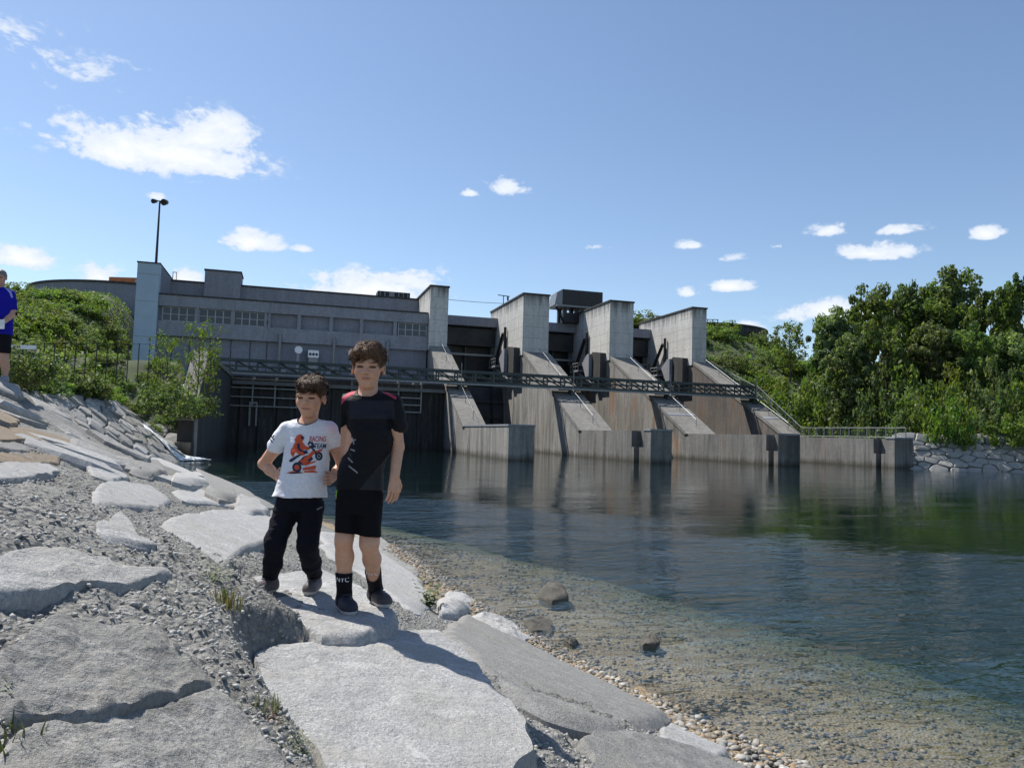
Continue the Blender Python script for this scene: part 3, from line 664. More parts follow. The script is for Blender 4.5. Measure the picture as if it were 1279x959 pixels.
# river bed
na2, nr2 = 420, 260
angs2 = np.radians(np.linspace(-80, 85, na2)); rad2 = .6 * (420 / .6) ** np.linspace(0, 1, nr2)
A2, R2 = np.meshgrid(angs2, rad2); X2 = R2 * np.sin(A2); Y2 = R2 * np.cos(A2)
d2 = sdist(X2, Y2); Z2 = bed_z(X2, Y2) + .02 * fbm(np.stack([X2, Y2, X2 * 0], -1) * 2.0, 4) * (R2 < 40)
V2 = np.stack([X2, Y2, Z2], -1).reshape(-1, 3); i2 = np.arange(na2 * nr2).reshape(nr2, na2)
Q2 = np.stack([i2[:-1, :-1], i2[:-1, 1:], i2[1:, 1:], i2[1:, :-1]], -1).reshape(-1, 4); Q2 = Q2[(d2.reshape(-1) < 1.3)[Q2].all(1)]
us2, inv2 = np.unique(Q2, return_inverse=True)
m_bed, t, b = new_mat('river_gravel'); p = pos(t)
v = t.nodes.new('ShaderNodeTexVoronoi'); v.inputs['Scale'].default_value = 38; t.links.new(scaled(t, p, (1, 1, .3)), v.inputs['Vector'])
n_ = noise_n(t, p, 1.2, 5, .6)
c = mixc(t, .6, ramp(t, math_n(t, 'FRACT', math_n(t, 'MULTIPLY', v.outputs['Color'], 1.0)), [(.0, (.11, .082, .05)), (.35, (.25, .19, .115)), (.6, (.36, .29, .19)), (.85, (.2, .17, .13)), (1, (.48, .43, .34))]), ramp(t, n_, [(.35, (.17, .115, .055)), (.7, (.32, .245, .145))]))
t.links.new(c, b.inputs['Base Color']); b.inputs['Roughness'].default_value = .8; bump(t, b, v.outputs['Distance'], .8, .03)
bed = link_mesh('riverbed', mesh_np('riverbed', V2[us2], inv2.reshape(Q2.shape), smooth=True), m_bed); bed['kind'] = 'structure'

# right bank and hill
ug, wg = np.meshgrid(np.linspace(58.3, 260, 120), np.linspace(61.5, 260, 120)); 
def gzr(u, w):
    hill = 17.0 * smooth01((w - 76) / 50) * (1 - smooth01((u - 70) / 42)) + 3.5 * smooth01((w - 80) / 60)
    return 2.75 + hill + np.clip((u - 60) * .012, 0, 1.5)
# right shore line runs from the pier nose slowly towards us
Zg = gzr(ug, wg) + .25 * fbm(np.stack([ug * .2, wg * .2, ug * 0], -1), 3)
sh_w = lambda u: 61.4 - np.maximum(u - 58.8, 0) * .42
Wg2 = sh_w(ug) + 1.9 + (wg - 61.5)
Zg = gzr(ug, Wg2) - .2 + .25 * fbm(np.stack([ug * .2, Wg2 * .2, ug * 0], -1), 3)
Vg = (ug[..., None] * du + Wg2[..., None] * dw + Zg[..., None] * dz).reshape(-1, 3)
ig = np.arange(120 * 120).reshape(120, 120); Qg = np.stack([ig[:-1, :-1], ig[:-1, 1:], ig[1:, 1:], ig[1:, :-1]], -1).reshape(-1, 4)
hillR = link_mesh('hill', mesh_np('hill', Vg, Qg, smooth=True), m_soil); hillR['kind'] = 'structure'

# ------------------------------------------------------------------ water
m_wat = bpy.data.materials.new('river_water'); m_wat.use_nodes = True; t = m_wat.node_tree; t.nodes.clear()
out = N(t, 'ShaderNodeOutputMaterial'); tr = N(t, 'ShaderNodeBsdfTransparent'); tr.inputs[0].default_value = (.97, .99, .985, 1)
gl = N(t, 'ShaderNodeBsdfGlossy'); gl.inputs['Roughness'].default_value = .03; gl.inputs[0].default_value = (1, 1, 1, 1)
fr = N(t, 'ShaderNodeFresnel'); fr.inputs[0].default_value = 1.333
p = pos(t); rot = N(t, 'ShaderNodeMapping'); rot.inputs['Rotation'].default_value = (0, 0, math.radians(-20)); t.links.new(p, rot.inputs[0]); q = rot.outputs[0]
r1 = noise_n(t, scaled(t, q, (.55, 1.3, 1)), 1.0, 3, .5, .4); r2 = noise_n(t, scaled(t, q, (2.4, 5.0, 1)), 1.0, 3, .55, .5); r3 = noise_n(t, scaled(t, q, (9, 16, 1)), 1.0, 2, .5)
# riffle: the fast water over the shelf is rougher, the pool below the weir is calm
spx = N(t, 'ShaderNodeSeparateXYZ'); t.links.new(p, spx.inputs[0])
pl = math_n(t, 'ADD', math_n(t, 'MULTIPLY', spx.outputs[0], .85), spx.outputs[1])          # distance towards the weir
pn_ = math_n(t, 'MULTIPLY_ADD', noise_n(t, scaled(t, p, (.07, .16, 1)), 1.0, 5, .6), 14, pl)
rf = N(t, 'ShaderNodeMapRange', interpolation_type='SMOOTHSTEP'); t.links.new(pn_, rf.inputs[0]); rf.inputs[1].default_value = 32; rf.inputs[2].default_value = 26; rf.inputs[3].default_value = .09; rf.inputs[4].default_value = 1
hgt = math_n(t, 'ADD', math_n(t, 'MULTIPLY', r1, .2), math_n(t, 'ADD', math_n(t, 'MULTIPLY', r2, .13), math_n(t, 'MULTIPLY', r3, .02)))
bp = N(t, 'ShaderNodeBump'); bp.inputs['Distance'].default_value = 1.0; t.links.new(hgt, bp.inputs['Height']); pat = N(t, 'ShaderNodeMapRange', interpolation_type='SMOOTHSTEP'); t.links.new(noise_n(t, scaled(t, q, (.16, .5, 1)), 1.0, 4, .6, .8), pat.inputs[0]); pat.inputs[1].default_value = .36; pat.inputs[2].default_value = .64; pat.inputs[3].default_value = .3; pat.inputs[4].default_value = 1.15
t.links.new(math_n(t, 'MULTIPLY', math_n(t, 'MULTIPLY', rf.outputs[0], .8), pat.outputs[0]), bp.inputs['Strength'])
t.links.new(bp.outputs[0], gl.inputs['Normal']); t.links.new(bp.outputs[0], fr.inputs['Normal'])
df = N(t, 'ShaderNodeBsdfDiffuse'); df.inputs[0].default_value = (.03, .1, .11, 1); m0 = N(t, 'ShaderNodeMixShader'); m0.inputs[0].default_value = .1; t.links.new(tr.outputs[0], m0.inputs[1]); t.links.new(df.outputs[0], m0.inputs[2])
mx = N(t, 'ShaderNodeMixShader'); t.links.new(fr.outputs[0], mx.inputs[0]); t.links.new(m0.outputs[0], mx.inputs[1]); t.links.new(gl.outputs[0], mx.inputs[2]); t.links.new(mx.outputs[0], out.inputs[0])
va = N(t, 'ShaderNodeVolumeAbsorption'); va.inputs[0].default_value = (.48, .64, .52, 1); va.inputs[1].default_value = .55; t.links.new(va.outputs[0], out.inputs['Volume'])
m = MB(); m.wbox(-150, 320, -30, 330, -3.4, 0); wat = m.build('river', m_wat); wat['kind'] = 'structure'

# ------------------------------------------------------------------ stones
def ground_hit(x, y, f=gz, off=-.1):
    d = ray(x, y); ts = np.concatenate([np.linspace(.8, 14, 900), np.linspace(14, 140, 1600)]) / d[1]
    Pp = cC + d * ts[:, None]; h = Pp[:, 2] - np.maximum(f(Pp[:, 0], Pp[:, 1]) + off, -.02)
    k = np.argmax(h < 0); k = max(k, 1)
    a = h[k - 1] / (h[k - 1] - h[k]); return Pp[k - 1] + (Pp[k] - Pp[k - 1]) * a
def resample(P, n, rnd=.0, seed=0):
    P = np.asarray(P, float); Q_ = np.vstack([P, P[:1]]); L = np.r_[0, np.cumsum(np.linalg.norm(np.diff(Q_, axis=0), axis=1))]
    s = np.linspace(0, L[-1], n, endpoint=False); R = np.stack([np.interp(s, L, Q_[:, k]) for k in range(Q_.shape[1])], 1)
    R = R * .8 + (np.roll(R, 1, 0) + np.roll(R, -1, 0)) * .1
    return R
STP = []
def stone(name, poly, h, mat, na=72, nr=16, parent=None, rough=.02, edge=.10, tilt=(0, 0), seed=0, depth=.25, hitf=gz, label=None, cat=None, off=-.1, sharp=True, plane=None):
    if plane is None: G = np.array([ground_hit(x, y, hitf, off + h * .8) for x, y in poly]) - np.array([0, 0, h * .8])
    else:
        pn0 = np.array([-plane[0], -plane[1], 1.0]); G = np.array([on_plane(x, y, (0, 0, plane[2]), pn0) for x, y in poly]) - np.array([0, 0, h])
    n_ = na
    O2 = resample(G[:, :2], n_); c0 = G[:, :2].mean(0); per = np.linalg.norm(O2 - np.roll(O2, 1, 0), axis=1).sum(); size = per / 4
    rs = np.random.default_rng(seed + 100)
    ang = np.arange(n_) / n_ * 2 * np.pi
    jit = fbm(np.stack([np.cos(ang) * 2.5 + seed, np.sin(ang) * 2.5, ang * 0 + seed * 3.1], 1), 4) * .025 * size
    dirv = O2 - c0; rr = np.linalg.norm(dirv, axis=1, keepdims=True); O2 = c0 + dirv * (1 + jit[:, None] / rr)
    # rings from centre outwards, then the flank going down
    ew = min(edge, .35)
    tt = np.r_[np.linspace(0, 1 - ew, nr)[1:], 1 - ew * .6, 1 - ew * .3, 1 - ew * .1, 1.0, 1.015, 1.03]
    # base plane through the outline
    Ac = np.c_[G[:, 0], G[:, 1], np.ones(len(G))]; pl_, *_ = np.linalg.lstsq(Ac, G[:, 2], rcond=None)
    if not sharp: prof = lambda q: np.sqrt(np.clip(1 - (q) ** 2.2, 0, 1))
    rings = []; 
    for q_ in tt:
        XY = c0 + (O2 - c0) * q_; zz = XY[:, 0] * (pl_[0] + tilt[0]) + XY[:, 1] * (pl_[1] + tilt[1]) + pl_[2] - c0[0] * tilt[0] - c0[1] * tilt[1]
        if q_ > 1: zz = zz - depth * (1 if q_ > 1.02 else .35)
        else:
            if sharp: e = smooth01((1 - q_) / ew) ** .6; top = h * (.30 + .70 * e)
            else: top = h * prof(q_)
            zz = zz + top
        rings.append(np.c_[XY, zz])
    Vv = np.vstack([np.r_[c0, (c0[0] * pl_[0] + c0[1] * pl_[1] + pl_[2]) + h][None]] + rings)
    nz = fbm(Vv * np.array([2.2, 2.2, 3.0]) / max(size, .25) + seed * 7.7, 5, 2.1, .55); lay = pn(Vv * np.array([1.1, 3.2, 2.0]) / max(size, .3) + seed)
    fr_ = np.r_[0, np.repeat(tt, n_)]
    stp = fbm(Vv * np.array([1.0, 1.0, .6]) / max(size, .25) + seed * 3.3, 3, 2.2, .5) * 2.2; stp = (np.floor(stp) + smooth01((stp - np.floor(stp) - .5) / .14 + .5)) / 2.2
    Vv[:, 2] += (nz * rough + lay * rough * .6 + stp * rough * .8) * np.where(fr_ <= 1.0, 1, .4)
    Vv[:, 0] += np.where(fr_ > .93, pn(Vv * 7 + 3.3), 0) * rough * .8; Vv[:, 1] += np.where(fr_ > .93, pn(Vv * 7 + 9.1), 0) * rough * .8
    # crude cleavage facets: quantise a little
    Fs = []; K_ = len(tt)
    for r in range(K_ - 1):
        a = 1 + r * n_; b_ = a + n_
        k = np.arange(n_); k1 = (k + 1) % n_
        Fs.append(np.stack([a + k, a + k1, b_ + k1, b_ + k], 1))
    Fq = np.vstack(Fs)[:, ::-1]
    base = np.array([c0[0], c0[1], c0[0] * pl_[0] + c0[1] * pl_[1] + pl_[2] - depth])
    me = bpy.data.meshes.new(name); vl = (Vv - (base if parent is None else 0)).tolist()
    fan = [(0, 1 + (k + 1) % n_, 1 + k) for k in range(n_)]
    me.from_pydata(vl, [], [f[::-1] for f in fan] + Fq[:, ::-1].tolist()); me.update()
    bm = bmesh.new(); bm.from_mesh(me); bmesh.ops.recalc_face_normals(bm, faces=bm.faces)
    if sum(f.normal.z * f.calc_area() for f in bm.faces) < 0: bmesh.ops.reverse_faces(bm, faces=bm.faces)
    bm.to_mesh(me); bm.free()
    me.shade_smooth(); me.set_sharp_from_angle(angle=math.radians(38))
    o = link_mesh(name, me, mat, parent)
    if parent is None: o.location = base
    STP.append(O2.tolist())
    if label: tag(o, label, cat or 'boulder')
    return o
big = [
 ('stone_slab', [(316,818),(345,806),(420,795),(490,786),(545,785),(602,824),(640,868),(664,900),(668,938),(640,985),(600,1020),(430,1040),(395,960),(345,892),(317,852)], 0.16, m_gran, 'largest pale granite slab in the foreground, catching the boys\' head shadows', .016, .05, (0, 0)),
 ('stone_slab', [(268,730),(318,718),(400,708),(450,728),(497,764),(496,778),(440,793),(402,797),(345,768),(300,746)], 0.060, m_gran, 'flat pale slab the two boys are standing on', .008, .06, (0, 0)),
 ('boulder', [(-40,850),(0,815),(30,796),(65,776),(108,782),(150,789),(200,778),(222,800),(227,828),(256,840),(269,858),(215,872),(120,900),(20,900)], 0.060, m_grey, 'broad grey rock with a humped back left of the big slab', .026, .1, (0, 0)),
 ('boulder', [(40,905),(120,895),(215,872),(270,863),(292,880),(322,915),(368,962),(370,1010),(200,1060),(20,1040),(-30,960)], 0.050, m_grey, 'cracked grey rock filling the bottom left corner', .022, .08, (0, 0)),
 ('boulder', [(548,784),(580,764),(622,786),(700,822),(765,850),(832,886),(845,896),(800,902),(760,914),(715,906),(690,896),(640,860),(600,822)], 0.070, m_grey, 'long grey rock running down to the water right of the big slab', .02, .1, (0, 0)),
 ('boulder', [(722,918),(745,908),(800,918),(865,935),(935,959),(990,1000),(700,1000),(735,945)], 0.065, m_grey, 'flat grey rock at the bottom edge below the pebbles', .014, .07, (0, 0)),
 ('boulder', [(821,912),(835,902),(872,915),(912,938),(902,944),(862,933),(826,923)], 0.050, m_gran, 'small pale wedge of stone lying on the long grey rock', .012, .15, (0, 0)),
 ('boulder', [(590,770),(606,760),(640,769),(662,784),(666,800),(640,798),(602,782)], 0.200, m_gran, 'rounded pale boulder right of the green weed by the water', .05, .3, (0, 0)),
 ('boulder', [(545,747),(560,737),(588,741),(596,755),(572,766),(550,759)], 0.200, m_gran, 'small rounded pale boulder beside the green weed', .05, .3, (0, 0)),
 ('boulder', [(398,662),(440,666),(482,690),(522,718),(548,752),(520,762),(492,746),(450,716),(404,692)], 0.080, m_gran, 'pale rock behind the taller boy\'s legs', .02, .12, (0, 0)),
 ('boulder', [(436,648),(458,655),(500,690),(530,716),(512,722),(470,692),(438,668)], 0.060, m_grey, 'narrow dark edged rock at the waterline behind the taller boy', .02, .14, (0, 0)),
 ('boulder', [(195,653),(240,644),(310,636),(352,640),(350,676),(300,692),(263,706),(250,690),(225,668)], 0.045, m_gran, 'white triangular stone left of the smaller boy\'s legs', .012, .08, (0, 0)),
 ('boulder', [(-20,688),(40,681),(80,685),(110,698),(160,705),(213,712),(206,720),(160,729),(100,727),(55,741),(-20,742)], 0.050, m_gran, 'long white pointed stone at the left edge', .016, .1, (0, 0)),
 ('boulder', [(117,650),(150,639),(166,655),(177,670),(203,680),(190,685),(150,676),(118,668)], 0.065, m_gran, 'small wedge shaped stone with a shaded front above the long white stone', .012, .12, (0, 0)),
 ('boulder', [(114,612),(135,602),(190,604),(201,614),(213,627),(200,636),(165,632),(117,626)], 0.050, m_gran, 'pale block shaped stone in the mortar left of the triangular stone', .014, .1, (0, 0)),
 ('boulder', [(107,581),(125,576),(156,589),(162,596),(140,600),(114,591)], 0.060, m_gran, 'small pale stone with a dark front near the long edge slab', .012, .12, (0, 0)),
 ('boulder', [(129,565),(150,559),(200,572),(237,588),(254,600),(237,606),(200,600),(163,589),(130,576)], 0.060, m_gran, 'long pale slab at the edge above the outfall', .014, .1, (0, 0)),
 ('boulder', [(213,612),(258,604),(322,628),(312,634),(270,631),(228,626)], 0.050, m_gran, 'pale stone on the bank edge left of the smaller boy\'s elbow', .014, .1, (0, 0)),
 ('boulder', [(-20,580),(60,576),(78,587),(60,595),(-20,599)], 0.040, m_gran, 'bluish white stone at the left edge below the ochre stones', .012, .1, (0, 0)),
 ('boulder', [(-20,531),(30,534),(96,548),(92,556),(30,552),(-20,546)], 0.045, m_warm, 'long ochre stone at the left edge', .012, .1, (0, 0)),
 ('boulder', [(-20,564),(50,566),(77,571),(72,578),(-20,577)], 0.035, m_warm, 'thin ochre stone below the long ochre stone', .012, .1, (0, 0)),
 ('boulder', [(-20,514),(12,514),(30,522),(22,530),(-20,531)], 0.050, m_warm, 'small ochre stone near the man\'s shadow', .012, .1, (0, 0)),
 ('boulder', [(78,561),(110,559),(118,565),(84,568)], 0.030, m_gran, 'thin pale stone between the ochre stones and the edge slab', .01, .1, (0, 0)),
 ('boulder', [(0,548),(18,552),(40,560),(30,563),(-10,560)], 0.025, m_grey, 'low grey stone between the two ochre stones', .01, .1, (0, 0)),
 ('boulder', [(-20,612),(40,604),(95,612),(60,622),(-20,630)], 0.025, m_grey, 'half buried grey stone left of the pale block stone', .012, .12, (0, 0)),
 ('boulder', [(245,585),(272,594),(312,612),(345,632),(330,638),(290,622),(250,602)], 0.070, m_grey, 'grey rock on the waterline behind the smaller boy\'s elbow', .02, .14, (0, 0)),
 ('boulder', [(215,586),(250,589),(262,600),(235,607),(210,598)], .22, m_gran, 'blocky pale rock on the crest just right of the outfall', .03, .2, (0, 0)),
 ('boulder', [(262,600),(290,606),(300,618),(275,623),(254,613)], .2, m_grey, 'dark edged grey rock on the crest left of the smaller boy\'s elbow', .03, .2, (0, 0)),
 ('boulder', [(298,615),(326,625),(338,637),(312,640),(292,630)], .2, m_gran, 'pale crest rock directly behind the smaller boy\'s waist', .03, .2, (0, 0)),
 ('boulder', [(165,574),(198,576),(212,587),(188,594),(160,585)], .16, m_grey, 'grey rock on the crest left of the outfall', .025, .2, (0, 0)),
 ('boulder', [(560,772),(580,765),(690,812),(780,858),(850,892),(838,897),(760,858),(660,812)], 0.035, m_grey, 'thin grey ledge along the waterline', .012, .2, (0, 0)),
]
slabs = {}
for k, (nm, poly, h, mt, lab, rg, ed, tl) in enumerate(big):
    h = h * (.62 if k > 8 else .55 if k in (7, 8) else 1)
    o = stone(nm, poly, h, mt, 128 if k < 8 else 56, 40 if k < 6 else 14, None, rg, ed, tl, seed=k, label=lab, cat='slab' if nm == 'stone_slab' else 'boulder', depth=.35 if k < 2 else .25, sharp=k not in (7, 8), plane={0: (-.15, 0, 1.03), 1: (-.07, .0, 1.135)}.get(k))
    slabs[k] = o
m_wet = mat_stone('wet_dark_stone', (.17, .16, .14), (.07, .065, .055))
for k, (poly, lab, mt) in enumerate([([(672,738),(684,722),(704,727),(710,740),(690,744)], 'boulder breaking the water beyond the shelf', m_gran),
        ([(655,775),(672,768),(690,772),(690,783),(660,785)], 'low dark wet rock in the shallows near the rounded boulder', m_grey),
        ([(798,797),(812,789),(824,796),(820,803),(805,804)], 'small rock in the shallows with ripples round it', m_gran),
        ([(703,797),(716,794),(724,799),(712,803)], 'tiny dark rock in the shallows left of the small rock', m_grey)]):
    stone('boulder', poly, .11 if k == 0 else .05, m_wet, 32, 6, None, .03, .4, (0, 0), seed=40 + k, label=lab, sharp=False, hitf=lambda X, Y: np.zeros_like(np.asarray(X, float)), off=0.0)

# paving stones of the far bank: Voronoi cells laid on the slope
def vor_cells(pts, R):
    cells = []
    for i, p0 in enumerate(pts):
        dd = np.hypot(*(pts - p0).T); nb = np.argsort(dd)[1:14]
        poly = [p0 + R * np.array([math.cos(a), math.sin(a)]) for a in np.linspace(0, 2 * math.pi, 10, endpoint=False)]
        for j in nb:
            mid = (p0 + pts[j]) / 2; nn = pts[j] - p0; new = []
            for a, b in zip(poly, poly[1:] + poly[:1]):
                sa, sb = (a - mid) @ nn, (b - mid) @ nn
                if sa <= 0: new.append(a)
                if sa * sb < 0: new.append(a + (b - a) * (sa / (sa - sb)))
            poly = new
            if len(poly) < 3: break
        cells.append((p0, poly))
    return cells
def piece(name, top, base_n, h, mat, parent, rs):
    """a stone from its outline (list of 3D points on the bed surface), raised by h along base_n"""
    c = np.mean(top, 0); n = len(top); vs = []; tl = rs.normal(size=2) * .06
    e1 = top[0] - c; e1 /= np.linalg.norm(e1); e2 = np.cross(base_n, e1)
    for s, hh in ((1.0, -.12), (.99, .55 * h), (.86, h)):
        for q in top:
            r = c + (q - c) * s; k = ((q - c) @ e1) * tl[0] + ((q - c) @ e2) * tl[1]
            vs.append(r + base_n * (hh + (k if hh > 0 else 0) + rs.normal() * .012))
    vs.append(c + base_n * h * 1.1)
    fs = []
    for r in range(2):
        for k in range(n): fs.append((r * n + k, r * n + (k + 1) % n, (r + 1) * n + (k + 1) % n, (r + 1) * n + k))
    for k in range(n): fs.append((2 * n + k, 2 * n + (k + 1) % n, 3 * n))
    me = bpy.data.meshes.new(name); me.from_pydata([tuple(v) for v in vs], [], fs); me.update()
    return link_mesh(name, me, mat, parent)
rs = np.random.default_rng(5)
sp = []
for k in range(14000):                                  # dart throwing over the far slope
    X = rs.uniform(-34, 0); Y = rs.uniform(30, 53); d = float(sdist(X, Y)); 
    if not (.2 < d < float(crest(Y) / slope_at(Y)) + .1): continue
    if not (-40 < 639.5 + FPX * X / Y < 245): continue
    u0, w0 = uw(X, Y)
    if w0 > 54 and u0 > -7.6: continue
    rad_ = .22 + Y * .0088
    if all((X - a) ** 2 + (Y - b_) ** 2 > (rad_ * 1.0) ** 2 for a, b_ in sp): sp.append((X, Y))
    if len(sp) >= 330: break
sp = np.array(sp)
cnt = 0
for p0, poly in vor_cells(sp, .75):
    if len(poly) < 4: continue
    c = np.mean(poly, 0); pts = []
    for q in poly:
        q = c + (q - c) * rs.uniform(.86, .97); pts.append(np.array([q[0], q[1], float(gz(q[0], q[1])) - .1]))
    e = .3; g0 = float(gz(c[0], c[1])); nx = -(float(gz(c[0] + e, c[1])) - g0) / e; ny = -(float(gz(c[0], c[1] + e)) - g0) / e
    nn = np.array([nx, ny, 1.0]); nn /= np.linalg.norm(nn)
    piece('stone', pts, nn, rs.uniform(.07, .2), m_far if rs.random() < .8 else m_gran, bank, rs); cnt += 1
    if cnt >= 300: break
# flat stones bedded in the mortar below the man
sp = []
for k in range(4000):
    X = rs.uniform(-11, -3.5); Y = rs.uniform(7.6, 16); d = float(sdist(X, Y))
    if not (4.3 < d < 7.6) or not (-60 < 639.5 + FPX * X / Y < 175): continue
    if all((X - a) ** 2 + (Y - b_) ** 2 > .62 ** 2 for a, b_ in sp): sp.append((X, Y))
    if len(sp) >= 70: break
for p0, poly in vor_cells(np.array(sp), .6):
    if len(poly) < 4 or rs.random() < .15: continue
    c = np.mean(poly, 0); pts = []
    for q in poly:
        q = c + (q - c) * rs.uniform(.74, .93); pts.append(np.array([q[0], q[1], float(gz(q[0], q[1])) - .1]))
    e = .3; g0 = float(gz(c[0], c[1])); nn = np.array([-(float(gz(c[0] + e, c[1])) - g0) / e, -(float(gz(c[0], c[1] + e)) - g0) / e, 1.0]); nn /= np.linalg.norm(nn)
    piece('stone', pts, nn, rs.uniform(.03, .08), [m_far, m_gran, m_grey, m_warm][rs.choice(4, p=[.4, .35, .15, .1])], bank, rs)
# right bank revetment
Rv = thing('stone_revetment', 'dry stone revetment along the far right shore below the trees', 'stone wall', D(60, 60.5, 0))
m = MB(); ln = 24
prv = [(u, sh_w(u)) for u in np.linspace(58.85, 160, ln)]
for (ua, wa), (ub_, wb) in zip(prv[:-1], prv[1:]):
    b0 = len(m.v); m.v += [tuple(D(ua, wa + .25, -1)), tuple(D(ub_, wb + .25, -1)), tuple(D(ub_, wb + 2.1, 2.75)), tuple(D(ua, wa + 2.1, 2.75)), tuple(D(ub_, wb + 3.4, 2.7)), tuple(D(ua, wa + 3.4, 2.7))]
    m.f += [(b0, b0 + 1, b0 + 2, b0 + 3), (b0 + 3, b0 + 2, b0 + 4, b0 + 5)]
m.build('core', m_far, Rv)
pts2 = []
for k in range(9000):
    a, h_ = rs.uniform(58.9, 92), rs.uniform(-.1, 2.95)
    if all(((a - x) / 1.05) ** 2 + ((h_ - y) / .4) ** 2 > 1 for x, y in pts2): pts2.append((a, h_))
    if len(pts2) >= 290: break
pts2 = np.array(pts2); sc2 = np.array([1, 2.4])
for p0, poly in vor_cells(pts2 * sc2, 1.6):
    if len(poly) < 4: continue
    c = np.mean(poly, 0); tp = []
    for q in poly:
        q = (c + (q - c) * rs.uniform(.9, 1.0)) / sc2; f = q[1] / 2.75
        tp.append(D(q[0], sh_w(q[0]) + .25 + 1.85 * f, q[1]))
    nn = np.cross(D(1, -.42, 0), D(0, 1.85 / 2.75, 1)); nn = nn / np.linalg.norm(nn); nn = nn if nn[1] < 0 else -nn
    piece('stone', [np.array(q) - np.array(wloc(Rv)) for q in tp], nn, rs.uniform(.08, .3), m_far, Rv, rs)

# ------------------------------------------------------------------ pebbles and gravel
def ico(sub):
    bm = bmesh.new(); bmesh.ops.create_icosphere(bm, subdivisions=sub, radius=1); v = np.array([x.co[:] for x in bm.verts]); f = np.array([[y.index for y in x.verts] for x in bm.faces]); bm.free(); return v, f
def scatter(name, pts, sizes, mat, sub=1, flat=.6, colors=None, rs=rs, label=None, smooth=True, jag=.12):
    v, f = ico(sub); n = len(pts); nv = len(v)
    th = rs.uniform(0, 2 * np.pi, n); ax = rs.uniform(.7, 1.35, n); ay = rs.uniform(.65, 1.0, n); az_ = rs.uniform(flat * .7, flat * 1.2, n)
    vv = v[None] * (1 + jag * rs.normal(size=(n, nv, 1)))
    x = vv[..., 0] * ax[:, None]; y = vv[..., 1] * ay[:, None]; z = vv[..., 2] * az_[:, None] + x * rs.normal(size=(n, 1)) * .25
    X = (x * np.cos(th)[:, None] - y * np.sin(th)[:, None]) * sizes[:, None] + pts[:, 0:1]
    Y = (x * np.sin(th)[:, None] + y * np.cos(th)[:, None]) * sizes[:, None] + pts[:, 1:2]; Z = z * sizes[:, None] + pts[:, 2:3]
    V = np.stack([X, Y, Z], -1).reshape(-1, 3); Fq = (f[None] + (np.arange(n) * nv)[:, None, None]).reshape(-1, 3)
    at = {'tint': np.repeat(colors, nv, 0)} if colors is not None else None
    o = link_mesh(name, mesh_np(name, V, Fq, smooth=smooth, attrs=at), mat); tag(o, label, 'pebbles' if 'pebble' in name else 'gravel', kind='stuff'); return o
def tint_mat(name, rough=.75, var=25):
    m, t, b = new_mat(name); a = t.nodes.new('ShaderNodeAttribute'); a.attribute_name = 'tint'
    n = noise_n(t, pos(t), var, 4, .65); c = mixc(t, 1.0, a.outputs['Color'], ramp(t, n, [(.25, (.65, .65, .65)), (.75, (1.15, 1.15, 1.15))]), 'MULTIPLY')
    t.links.new(c, b.inputs['Base Color']); b.inputs['Roughness'].default_value = rough; return m
m_peb = tint_mat('pebble')
pal = np.array([(.5, .48, .43), (.42, .38, .32), (.6, .58, .54), (.36, .3, .22), (.3, .3, .29), (.45, .34, .22), (.55, .52, .46), (.24, .22, .19)])
def beach(n, dlo, dhi, ylo, yhi, slo, shi, seed):
    r = np.random.default_rng(seed); Y = ylo * (yhi / ylo) ** r.random(n); d = r.uniform(dlo, dhi, n)
    sx = np.interp(Y, SH[:, 1], SH[:, 0]); X = sx - d * 1.08
    return np.stack([X, Y, bed_z(X, Y) + .004], 1), r.uniform(slo, shi, n) * (1 + .05 * (Y - ylo)), pal[r.integers(0, len(pal), n)] * r.uniform(.75, 1.15, (n, 1))
p_, s_, c_ = beach(2600, -.2, .75, 2.6, 7.2, .01, .032, 1); p2_, s2_, c2_ = beach(1600, -.25, .22, 7, 15, .01, .026, 4); p_ = np.vstack([p_, p2_]); s_ = np.r_[s_, s2_]; c_ = np.vstack([c_, c2_ * .7]); scatter('beach_pebbles', p_, s_, m_peb, 2, .62, c_ * .72, label='pale rounded pebbles strewn along the waterline')
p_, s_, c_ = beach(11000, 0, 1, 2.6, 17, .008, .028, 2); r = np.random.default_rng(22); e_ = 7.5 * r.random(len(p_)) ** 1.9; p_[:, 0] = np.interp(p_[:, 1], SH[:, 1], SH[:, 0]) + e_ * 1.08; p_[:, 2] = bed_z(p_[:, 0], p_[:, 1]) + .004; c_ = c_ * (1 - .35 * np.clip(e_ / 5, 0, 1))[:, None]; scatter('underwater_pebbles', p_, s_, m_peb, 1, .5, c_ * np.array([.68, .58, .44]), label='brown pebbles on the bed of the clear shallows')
r = np.random.default_rng(9); n = 30000; a = r.uniform(-.72, .3, n); R = 1.7 * (9 / 1.7) ** r.random(n); X = R * np.sin(a); Y = R * np.cos(a); d = sdist(X, Y); k = d > .3; X, Y = X[k], Y[k]
k = np.zeros(len(X), bool)
for po in STP: k |= in_poly(X, Y, po)
X, Y = X[~k], Y[~k]
gzv = gz(X, Y) - .1 + .026 * fbm(np.stack([X, Y, X * 0], -1) * 9.0, 3, 2.2, .62) + .035 * fbm(np.stack([X, Y, X * 0], -1) * .9, 3)
g_ = r.uniform(.6, 1.15, (len(X), 1))
gzv = hollow(X, Y, gzv)
scatter('loose_gravel', np.stack([X, Y, gzv], 1), (.0025 + .0085 * r.random(len(X)) ** 2.2) * (1 + .06 * Y), m_peb, 0 if False else 1, .7, np.array([[.4, .393, .37]]) * g_ * 1.05, label='crumbly grey gravel exposed in the bank mortar', smooth=False, jag=.2)
